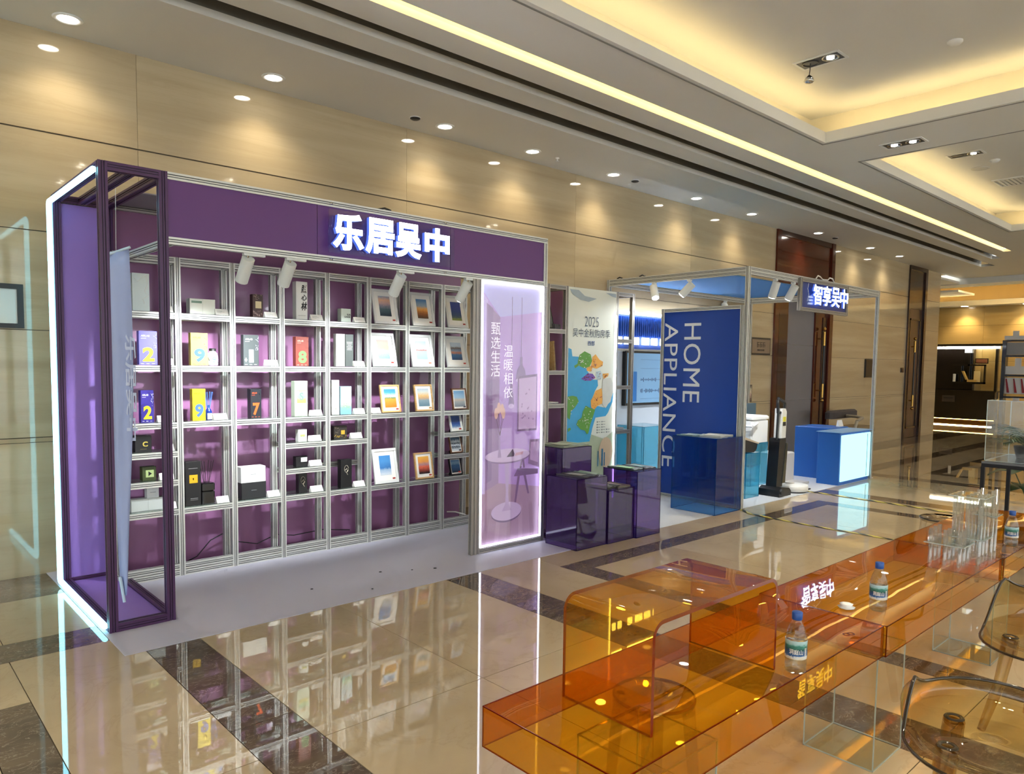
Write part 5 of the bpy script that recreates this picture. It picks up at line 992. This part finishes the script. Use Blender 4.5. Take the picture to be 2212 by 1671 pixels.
def tape(label, pts, w):
    vs = []; us = []; acc = 0
    for i, p in enumerate(pts):
        a = Vector(pts[max(i-1, 0)]+(0,)); c = Vector(pts[min(i+1, len(pts)-1)]+(0,)); d = (c-a).normalized(); n = Vector((-d.y, d.x, 0))
        if i: acc += (Vector(p)-Vector(pts[i-1])).length
        for s_ in (-1, 1): vs.append((p[0]+n.x*s_*w/2, p[1]+n.y*s_*w/2, 0.0046)); us.append((acc/0.21, 0.0 if s_ < 0 else 0.45))
    fs = [(2*i, 2*i+2, 2*i+3, 2*i+1) for i in range(len(pts)-1)]
    mb = MB().add(vs, fs); o = mb.build('hazard_tape', HZ); ul = o.data.uv_layers.new()
    for lp_ in o.data.loops: ul.data[lp_.index].uv = us[lp_.vertex_index]
    sm_ = o.modifiers.new('thickness', 'SOLIDIFY'); sm_.thickness = 0.0012; sm_.offset = -1
    return one(o, label, 'tape')
tape('yellow and black hazard tape running past the deep blue counter', [(6.93, 4.98), (6.88, 4.83), (6.80, 4.28), (6.83, 3.93), (6.70, 3.74), (6.665, 3.44), (6.645, 3.15), (6.648, 2.86), (6.66, 2.67), (6.65, 2.51), (6.66, 2.20), (6.66, 1.9)], 0.045)
tape('yellow and black hazard tape running from the robot vacuum towards the counter', [(8.475, 4.01), (8.45, 3.26), (8.40, 2.60), (8.38, 2.2), (8.36, 1.7)], 0.06)

# ================================================================== orange acrylic counter
ZO, SK = 0.545, 0.115
OA = clear('orange_acrylic', (0.92, 0.46, 0.02, 1), 0.05, 0.01, 0.004, 2.2, body='#c07008', bodyf=0.22, hump=0.02); OAV = clear('orange_acrylic_side', (0.92, 0.46, 0.02, 1), 0.05, 0.015, body='#c8780f', bodyf=0.22)
OR_ = clear('orange_riser_acrylic', (0.965, 0.70, 0.20, 1), 0.045, 0.01, 0.004, 3.0, body='#d8860f', bodyf=0.08); OE = mat('red_polished_edge', '#7a2406', 0.12, coat=0.4)
def counter(label, x0, x1, y0, y1):
    t = thing('acrylic_counter', label, 'counter', ((x0+x1)/2, (y0+y1)/2, ZO-SK), 0, 'orange counter sections')
    MB().add([(x0, y0, ZO), (x1, y0, ZO), (x1, y1, ZO), (x0, y1, ZO)], [(0, 1, 2, 3)]).build('top_sheet', OA, t)
    z = ZO-SK
    for a, b, c, d, nm in ((x0, y0, x1, y0, 'skirt'), (x1, y0, x1, y1, 'skirt'), (x1, y1, x0, y1, 'skirt'), (x0, y1, x0, y0, 'skirt')):
        MB().add([(a, b, z), (c, d, z), (c, d, ZO), (a, b, ZO)], [(0, 1, 2, 3)]).build(nm, OAV, t)
    e = 0.003; mb = MB()
    for x in (x0, x1-e):
        for y in (y0, y1-e): mb.box(x, x+e, y, y+e, z, ZO+0.0005)
    for zz in (z, ZO-e+0.0005):
        for y in (y0, y1-e): mb.box(x0, x1, y, y+e, zz, zz+e)
        for x in (x0, x1-e): mb.box(x, x+e, y0, y1, zz, zz+e)
    mb.build('polished_edges', OE, t); return t
counter('nearest section of the long orange acrylic counter', 1.257, 2.757, 0.995, 1.475)
counter('middle section of the long orange acrylic counter', 2.760, 4.212, 0.985, 1.487)
counter('farthest section of the long orange acrylic counter', 4.215, 5.665, 0.975, 1.49)
def legbox(label, x0, x1, y0, y1):
    t = plinth('acrylic_pedestal', label, 'pedestal', x0, x1, y0, y1, ZO-SK, CLEAR, mat('clear_edge', '#b9c4c0', 0.1, coat=0.5), 0.0, 'clear pedestals under the orange counter')
legbox('clear acrylic pedestal under the near end of the orange counter', 1.505, 1.785, 1.07, 1.35)
legbox('clear acrylic pedestal under the first joint of the orange counter', 2.73, 3.0, 1.0, 1.265)
legbox('clear acrylic pedestal under the second joint of the orange counter', 4.18, 4.45, 1.0, 1.265)
# riser (bent sheet)
t = thing('acrylic_riser', 'bent orange acrylic riser standing on the near end of the counter', 'riser', (1.777, 1.218, ZO+0.001))
def arch(w, h, r, n=7):
    p = [(-w/2, 0)]
    for k in range(n+1): a = R(180-90*k/n); p.append((-w/2+r+r*math.cos(a), h-r+r*math.sin(a)))
    for k in range(n+1): a = R(90-90*k/n); p.append((w/2-r+r*math.cos(a), h-r+r*math.sin(a)))
    return p+[(w/2, 0)]
w_, h_, th_ = 0.632, 0.293, 0.011; o_ = arch(w_, h_, 0.045); i_ = arch(w_-2*th_, h_-th_, 0.045-th_); n = len(o_); y0, y1 = -0.152, 0.152
vs = [(p[0], y0, p[1]) for p in o_]+[(p[0], y1, p[1]) for p in o_]+[(p[0], y0, p[1]) for p in i_]+[(p[0], y1, p[1]) for p in i_]
mb = MB(); mb.add(vs, [(k, k+1, n+k+1, n+k) for k in range(n-1)]+[(2*n+k, 3*n+k, 3*n+k+1, 2*n+k+1) for k in range(n-1)], 0, True)
mb.build('bent_sheet', OR_, t, True)
mb = MB(); mb.add(vs, [(k, 2*n+k, 2*n+k+1, k+1) for k in range(n-1)]+[(n+k, n+k+1, 3*n+k+1, 3*n+k) for k in range(n-1)]+[(0, n, 3*n, 2*n), (n-1, 3*n-1, 4*n-1, 2*n-1)]); mb.build('polished_edges', OE, t, True)
# bottles
PET = clear('clear_bottle', '#eef4f6', 0.06, 0.03, 0.004, 45.0); WATER = clear('water', '#f4f8f8', 0.03, 0.02)
LBL = picture('bottle_label_print', [(0.0, '#d8c9a8'), (0.14, '#d8dfe2'), (0.2, '#2f5f9a'), (0.42, '#1d4a74'), (0.55, '#1f5a54'), (0.72, '#3f8a7a'), (0.82, '#9fc8cc'), (1.0, '#b9d4da')], 4, 0.35)
def bottle(label, x, y, z, face):
    t = thing('water_bottle', label, 'bottle', (x, y, z+0.001), 0, 'water bottles on the orange counter'); s = 0.186/0.19
    prof = [(0.0, 0.004), (0.018, 0.002), (0.028, 0.0), (0.0315, 0.006), (0.0315, 0.032), (0.0300, 0.036), (0.0315, 0.040), (0.0315, 0.100), (0.0295, 0.118), (0.024, 0.140), (0.0165, 0.157), (0.0135, 0.163), (0.0135, 0.170)]
    MB().lathe([(r, a*s) for r, a in prof], 28, cap=False).build('body', PET, t, True)
    MB().lathe([(0.029, 0.003), (0.0300, 0.006), (0.0300, 0.096), (0.0, 0.096)], 24, cap=False).build('water', WATER, t, True)
    cp_ = MB().lathe([(0.0150, 0.166*s), (0.0158, 0.168*s), (0.0158, 0.188*s), (0.0145, 0.190*s), (0.0, 0.190*s)], 24, cap=False).build('cap', mat('blue_cap', '#1f4f9e', 0.35, noise=0.03), t, True)
    r = 0.0322; mb = MB(); N_ = 30; a0 = face-1.9
    vs = [(r*math.cos(a0+3.8*k/N_), r*math.sin(a0+3.8*k/N_), zz) for zz in (0.046, 0.103) for k in range(N_+1)]
    mb.add(vs, [(k, k+1, N_+2+k, N_+1+k) for k in range(N_)], 0, True); lb_ = mb.build('label', LBL, t, True)
    gv, gf = glyphs('洞庭山', 0.01); L_ = 0.042; rr = r+0.0004
    MB().add([(rr*math.cos(face+0.15+(p[0]-0.6)*L_/rr), rr*math.sin(face+0.15+(p[0]-0.6)*L_/rr), 0.062+p[1]*0.016) for p in gv], gf).build('lettering', PAPER, lb_, True)
    c0 = face+0.85; bars = MB()
    for k in range(7):
        z0 = 0.055+k*0.004; bars.add([(rr*math.cos(c0), rr*math.sin(c0), z0), (rr*math.cos(c0+0.26), rr*math.sin(c0+0.26), z0), (rr*math.cos(c0+0.26), rr*math.sin(c0+0.26), z0+0.0022), (rr*math.cos(c0), rr*math.sin(c0), z0+0.0022)], [(0, 1, 2, 3)])
    bars.build('barcode', PAPER, lb_, True)
    return t
bottle('water bottle with a blue cap nearest the orange riser', 2.13, 1.02, ZO, math.atan2(-1.02, -2.13)); bottle('water bottle with a blue cap standing just past the first counter joint', 2.925, 1.082, ZO, math.atan2(-1.08, -2.92)); bottle('water bottle with a blue cap at the far right beyond the tube rack', 4.56, 1.03, ZO, math.atan2(-1.03, -4.56))
one(MB().lathe([(0.0, 0.0), (0.02, 0.001), (0.034, 0.008), (0.02, 0.014), (0.026, 0.02), (0.008, 0.024), (0.0, 0.018)], 7, (2.84, 1.166, ZO+0.001), cap=False).build('paper_tissue', PAPER), 'crumpled white tissue on the middle counter section', 'tissue')
t = thing('round_sticker', 'tiny dark linked-rings mark on the near counter section', 'sticker', (2.575, 1.045, ZO+0.0006)); MB().lathe([(0.009, 0), (0.013, 0), (0.013, 0.0006), (0.009, 0.0006)], 16, (-0.009, 0.004, 0), cap=False).lathe([(0.009, 0), (0.013, 0), (0.013, 0.0006), (0.009, 0.0006)], 16, (0.009, -0.004, 0), cap=False).build('rings', mat('dark_red_print', '#5a1a1a', 0.4), t, True)
# tube rack
tr_ = thing('tube_rack', 'stepped rack of clear acrylic tubes on the middle counter section', 'vase rack', (4.0, 1.1, ZO+0.001)); TE = clear('clear_tube', '#f2f6f6', 0.14, 0.03, body='#e6ecec', bodyf=0.07)
def tubes(cx, cy, nx, ny, s_, z0, z1, pz):
    for i in range(nx):
        for j in range(ny):
            x, y = cx+(i-(nx-1)/2)*s_, cy+(j-(ny-1)/2)*s_
            MB().lathe([(0.0095, z0), (0.0095, z1), (0.0075, z1), (0.0075, z0+0.004), (0.0, z0+0.004)], 14, (x-4.0, y-1.1, 0), cap=False).build('tube', TE, tr_, True)
    hx, hy = (nx-1)*s_/2+0.024, (ny-1)*s_/2+0.024
    for p in pz: MB().box(cx-4.0-hx, cx-4.0+hx, cy-1.1-hy, cy-1.1+hy, p, p+0.004).build('plate', CLEAR, tr_, True); MB().box(cx-4.0-hx, cx-4.0+hx, cy-1.1-hy, cy-1.1-hy+0.002, p, p+0.004).box(cx-4.0-hx, cx-4.0-hx+0.002, cy-1.1-hy, cy-1.1+hy, p, p+0.004).build('plate_edge', MATS['clear_edge'], tr_, True)
tubes(3.90, 1.13, 3, 3, 0.062, 0.0, 0.17, (0.10,)); tubes(4.03, 1.08, 3, 3, 0.055, 0.0, 0.33, (0.12, 0.32)); tubes(4.135, 1.04, 2, 2, 0.06, 0.0, 0.345, (0.22,))
# round clear stools
def stool(label, x, y, h, r, m, rim):
    t = thing('acrylic_stool', label, 'stool', (x, y, 0.0))
    MB().lathe([(0.03, h), (r*0.9, h), (r, h-0.006), (r, h-0.025), (r*0.96, h-0.03), (r*0.8, h-0.02), (0.03, h-0.02), (0.03, h)], 36, cap=False).build('seat', m, t, True)
    MB().lathe([(r-0.004, h-0.003), (r+0.001, h-0.006), (r+0.001, h-0.012), (r-0.004, h-0.014)], 36, cap=False).build('seat_rim', rim, t, True)
    for k in range(4):
        a = k*math.pi/2+0.5; c, s_ = math.cos(a), math.sin(a); MB().tube([(c*r*0.82, s_*r*0.82, h-0.02), (c*r*0.95, s_*r*0.95, h*0.5), (c*r*1.08, s_*r*1.08, 0.001)], [0.022, 0.02, 0.016], 12).build('leg', m, t, True)
    return t
stool('round clear stool seen through the near end of the orange counter', 1.94, 1.405, 0.40, 0.135, clear('grey_clear', '#ece6d8', 0.06, 0.02), mat('dark_clear_rim', '#8a6a44', 0.15))
stool('clear stool behind the tube rack on the far side of the counter', 5.62, 1.67, 0.45, 0.15, MATS['grey_clear'], mat('smoke_rim', '#2e2a22', 0.15))
# smoked shell chairs
SM = clear('smoked_olive_acrylic', (0.78, 0.66, 0.36, 1), 0.06, 0.02); SMD = mat('smoked_edge', '#2a2014', 0.1, coat=0.5); SML = clear('smoked_leg', (0.80, 0.68, 0.42, 1), 0.08, 0.03)
def shell_chair(label, x, y, zs, face, sc=1.0, hw=0.1):
    t = thing('shell_chair', label, 'chair', (x, y, 0.0), face, 'smoked clear chairs'); NT, NS = 56, 16; vs = []; th = []
    def pt(a, s):
        b = abs(a)/math.pi                      # 0 = straight back, 1 = front (local -x is the front)
        k = max(0.0, min(1.0, (0.66-b)/0.20)); k = k*k*(3-2*k)
        Rr = (0.205+0.02*math.cos(2*a))*sc
        H = (hw+0.05*math.exp(-((b-0.5)/0.12)**2))*k
        if s <= 1: r = 0.002+(Rr-0.002)*s; z = -0.012*math.sin(math.pi*s)+0.012*s*s
        else:
            q_ = s-1; r = Rr+0.03*math.sin(q_*math.pi)*k-0.012*q_*k+0.012*q_*(1-k); z = 0.012+H*q_-0.022*q_*(1-k)
        return (r*math.cos(a), r*math.sin(a), zs+z)
    for j in range(NS+1):
        s = 2.0*j/NS
        for i in range(NT): vs.append(pt(-math.pi+2*math.pi*i/NT, s))
    fs = [(j*NT+i, j*NT+(i+1) % NT, (j+1)*NT+(i+1) % NT, (j+1)*NT+i) for j in range(NS) for i in range(NT)]
    sh = MB().add(vs, fs, 0, True).build('seat_shell', SM, t, True)
    MB().tube([vs[NS*NT+i % NT] for i in range(NT+1)], 0.0055, 8).build('rim', SMD, t, True)
    for k in range(4):
        a = math.pi/4+k*math.pi/2; c, s_ = math.cos(a), math.sin(a)
        lg = MB().tube([(c*0.15, s_*0.15, zs-0.01), (c*0.18, s_*0.18, zs*0.5), (c*0.235, s_*0.235, 0.001)], [0.027, 0.021, 0.015], 14).build('leg', SML, t, True)
        MB().tube([(c*0.15, s_*0.15, zs-0.005), (c*0.157, s_*0.157, zs-0.07)], 0.031, 14).build('leg_socket', SML, lg, True); MB().lathe([(0.014, 0.001), (0.018, 0.004), (0.026, 0.004), (0.029, 0.0)], 20, (c*0.15, s_*0.15, zs+0.002), cap=False).build('leg_cap', SMD, lg, True)
    return t
shell_chair('smoked clear shell chair at the bottom right corner', 2.42, 0.56, 0.40, R(12), 1.2, 0.075)
shell_chair('smoked clear shell chair at the right edge beyond the nearer one', 3.52, 0.63, 0.40, R(-15), 1.2, 0.14)

# ================================================================== plant stand at the far right
ps = thing('plant_table', 'black metal table carrying a glass plant case at the right edge', 'table', (6.1, 1.25, 0.0))
BM = mat('black_metal', '#17171a', 0.4, 0.6, noise=0.05)
MB().box(5.78, 6.45, 0.95, 1.505, 0.835, 0.85).build('table_top', mat('smoked_glass_top', '#2c2a2a', 0.1, coat=0.5), ps); MB().box(5.78, 6.45, 0.95, 0.965, 0.81, 0.835).box(5.78, 6.45, 1.49, 1.505, 0.81, 0.835).box(5.78, 5.795, 0.965, 1.49, 0.81, 0.835).box(6.435, 6.45, 0.965, 1.49, 0.81, 0.835).build('frame', BM, ps)
for x, y in ((5.79, 1.495), (5.79, 0.96), (6.44, 1.495), (6.44, 0.96)): MB().box(x-0.012, x+0.012, y-0.012, y+0.012, 0.0, 0.81).build('leg', BM, ps)
gc = plinth('glass_case', 'clear glass case holding a palm on the black table', 'glass case', 5.80, 6.40, 1.0, 1.495, 0.42, CLEAR, MATS['clear_edge'], 0.851)
def leaf_mat(n, a, b): return mat(n, a, 0.35, noise=0.25, nscale=9)
LG1 = leaf_mat('palm_green', '#2f4a22', None); LG2 = leaf_mat('deep_leaf_green', '#1f3a20', None)
def palm(label, x, y, z, fr, seed):
    t = thing('potted_palm', label, 'plant', (x, y, z)); rnd = random.Random(seed)
    MB().lathe([(0.055, 0.001), (0.075, 0.09), (0.07, 0.09), (0.06, 0.07), (0.0, 0.07)], 20, cap=False).build('pot', mat('dark_pot', '#2b2622', 0.5, noise=0.1), t, True)
    for (a, L, up) in fr:
        mb = MB(); pts = []
        for k in range(15):
            s = k/14; pts.append(Vector((math.cos(a)*L*s, math.sin(a)*L*s, 0.08+up*s-up*0.75*s*s)))
        mb.tube(pts, [0.004*(1-0.7*k/14) for k in range(15)], 5)
        for k in range(2, 15):
            d = (pts[k]-pts[k-1]).normalized(); n_ = d.cross(Vector((0, 0, 1))).normalized(); ll = 0.13*math.sin(0.3+2.6*k/15)
            for sg_ in (-1, 1):
                tip = pts[k]+n_*sg_*ll+d*ll*0.7+Vector((0, 0, -0.03*ll/0.13)); mid = (pts[k]+tip)/2+Vector((0, 0, 0.008)); wv = d*0.007
                mb.add([pts[k], mid-wv, tip, mid+wv], [(0, 1, 2, 3)])
        mb.build('frond', LG1, t, True)
    return t
palm('feathery green palm inside the glass case', 6.14, 1.33, 0.853, [(2.9, 0.22, 0.30), (2.0, 0.14, 0.40), (3.6, 0.24, 0.22), (0.6, 0.16, 0.34), (4.6, 0.2, 0.36), (2.4, 0.16, 0.16), (5.4, 0.2, 0.24), (3.2, 0.2, 0.42), (4.1, 0.24, 0.34)], 2)
t = thing('broadleaf_plant', 'broad dark green leaves rising behind the far counter section', 'plant', (6.9, 1.40, 0.0)); rnd = random.Random(5)
MB().lathe([(0.13, 0.001), (0.17, 0.28), (0.155, 0.28), (0.14, 0.22), (0.0, 0.22)], 24, cap=False).build('pot', MATS['dark_pot'], t, True)
for k in range(16):
    a = k*2.4+0.4; L = 0.12+0.10*rnd.random(); hh = 0.50+0.28*rnd.random(); base = Vector((0, 0, 0.22)); tipb = Vector((math.cos(a)*L*0.7, math.sin(a)*L*0.7, hh))
    lf_ = MB().tube([base, (base+tipb)/2+Vector((0, 0, 0.04)), tipb], [0.008, 0.006, 0.004], 6)
    d = Vector((math.cos(a), math.sin(a), -0.35)).normalized(); n_ = Vector((-math.sin(a), math.cos(a), 0)); vs = []; M_ = 10; LL = 0.16+0.06*rnd.random()
    for j in range(M_+1):
        s = j/M_; wd = 0.085*math.sin(math.pi*min(1, s*0.92+0.06))**0.8; c = tipb+d*LL*s+Vector((0, 0, 0.05*math.sin(s*2.5)))
        vs += [c-n_*wd+Vector((0, 0, 0.015)), c, c+n_*wd+Vector((0, 0, 0.015))]
    lf_.add(vs, [(3*j+i, 3*j+i+1, 3*j+i+4, 3*j+i+3) for j in range(M_) for i in (0, 1)], 0, True)
    lf_.build('leaf', LG2, t, True)

# ================================================================== far lobby
BLK = mat('black_lacquer', '#0d0a09', 0.2, noise=0.1, coat=0.3)
rc = thing('reception_counter', 'long black reception counter with glowing lines in the far lobby', 'counter', (22.0, 6.6, 0.0))
MB().box(21.75, 22.05, 5.45, 8.6, 0.18, 0.90).build('body', BLK, rc); MB().box(21.72, 22.1, 5.42, 8.6, 0.90, 0.935).build('top', BLK, rc); MB().box(21.82, 22.05, 5.5, 8.6, 0.001, 0.18).build('plinth_base', mat('bronze_base', '#3a2410', 0.2, 0.6), rc)
MB().box(21.76, 21.80, 5.46, 8.6, 0.165, 0.18).build('light_line', glow('gold_line', '#ffd86a', 9.0), rc); MB().box(21.79, 21.82, 5.5, 8.6, 0.002, 0.02).build('light_line', glow('gold_line_low', '#fff0b0', 12.0), rc)
pl_ = MB().box(21.74, 21.75, 6.36, 6.66, 0.62, 0.79).build('plaque', mat('grey_plaque', '#4a4440', 0.4, 0.3), rc)
MB().box(21.735, 21.74, 6.40, 6.62, 0.71, 0.735).build('plaque_print', INK, pl_)
bb = thing('back_bar', 'dark open cabinet with a bright top light line behind the reception', 'cabinet', (22.45, 6.6, 0.0))
MB().box(22.40, 22.575, 6.15, 8.6, 0.3, 2.03).build('dark_back', mat('smoked_mirror', '#141010', 0.08, noise=0.05), bb); MB().box(22.20, 22.575, 5.36, 8.6, 2.10, 2.16).build('canopy', BLK, bb); MB().box(22.19, 22.22, 5.5, 8.6, 2.035, 2.095).build('light_line', glow('bar_line', '#fff6d8', 12.0), bb)
for y in (5.36, 5.56): MB().box(22.3, 22.4, y, y+0.06, 0.0, 2.10).build('post', BLK, bb)
for y0, y1, z0, z1 in ((5.83, 6.62, 1.58, 1.62), (5.83, 6.62, 1.10, 1.15), (5.83, 5.87, 1.10, 1.6), (6.10, 6.13, 1.15, 1.58), (6.2, 6.25, 1.15, 2.03), (6.40, 6.43, 1.15, 1.58)): MB().box(22.30, 22.36, y0, y1, z0, z1).build('rack_bar', BLK, bb)
MB().box(22.25, 22.29, 6.16, 6.32, 1.93, 2.02).build('lamp', glow('small_lamp', '#fff4d0', 6.0), bb)
one(MB().box(22.30, 22.34, 5.78, 6.08, 1.64, 1.78).box(22.295, 22.30, 5.80, 6.06, 1.66, 1.76, 1).build('wall_sign', [BLK, mat('brown_sign', '#7a4a30', 0.4)]), 'small brown sign above the rack in the far lobby', 'sign')
one(MB().box(22.18, 22.30, 6.0, 6.22, 1.151, 1.21).prism([(6.22, 1.21), (6.26, 1.21), (6.36, 1.44), (6.32, 1.44)], 'x', 22.18, 22.30).build('open_box', mat('gold_box_card', '#c9a860', 0.4, noise=0.05)), 'open golden gift box on the far reception rack', 'box')
one(MB().box(22.24, 22.28, 5.94, 6.08, 1.151, 1.44).build('book', mat('cream_book', '#d9c48c', 0.5)), 'pale upright booklet on the far reception rack', 'booklet')
one(MB().rbox(22.24, 22.30, 6.52, 6.58, 1.151, 1.36, 0.01).build('white_bottle', WHITE), 'slim white bottle on the far reception rack', 'bottle')
# display stand with cut-out panels
st = thing('display_rack', 'black display rack with white cut-out panels at the right edge', 'rack', (16.0, 3.5, 0.0))
for y in (3.05, 3.86): MB().box(15.95, 16.05, y, y+0.06, 0.0, 2.03).build('post', BLK, st)
for z in (2.0, 1.72, 1.36, 0.96): MB().box(15.95, 16.05, 3.11, 3.86, z, z+0.035).build('shelf_bar', BLK, st)
WP = mat('white_cutout', '#c9cbd0', 0.5, noise=0.02)
MB().prism([(3.05, 2.04), (3.90, 2.04), (3.90, 2.11), (3.77, 2.11), (3.77, 2.20), (3.68, 2.20), (3.68, 2.11), (3.05, 2.11)], 'x', 15.98, 16.02).build('cutout', WP, st)
MB().prism([(3.11, 1.04), (3.86, 1.04), (3.86, 1.34), (3.11, 1.34)], 'x', 16.0, 16.02).build('cutout', WP, st); MB().prism([(3.11, 1.40), (3.86, 1.40), (3.86, 1.55), (3.72, 1.55), (3.72, 1.70), (3.62, 1.70), (3.62, 1.55), (3.11, 1.55)], 'x', 16.0, 16.02).build('cutout', WP, st); MB().prism([(3.11, 1.76), (3.86, 1.76), (3.86, 1.99), (3.11, 1.99)], 'x', 16.0, 16.02).build('cutout', mat('grey_cutout', '#8c8d92', 0.5), st)
for k in range(3): MB().prism([(3.78-k*0.12, 1.06), (3.82-k*0.12, 1.06), (3.85-k*0.12, 1.32), (3.83-k*0.12, 1.32)], 'x', 15.985, 15.998).build('red_swoosh', mat('red_print', '#8c2030', 0.5), st)
for y, w in ((6.4, 'left'), (5.0, 'right')):
    t = thing('downlight', 'small warm downlight above the far lobby wall, %s one' % w, 'downlight', (22.3, y, 3.168)); MB().lathe([(0.0, -0.003), (0.06, -0.003), (0.075, -0.006), (0.08, 0.0)], 20, cap=False).build('lens', LENS, t, True); spot('downlight_lamp', (22.3, y, 3.14), (22.4, y, 0), 40, 110, 0.8, (1, 0.8, 0.5), t, 0.05)
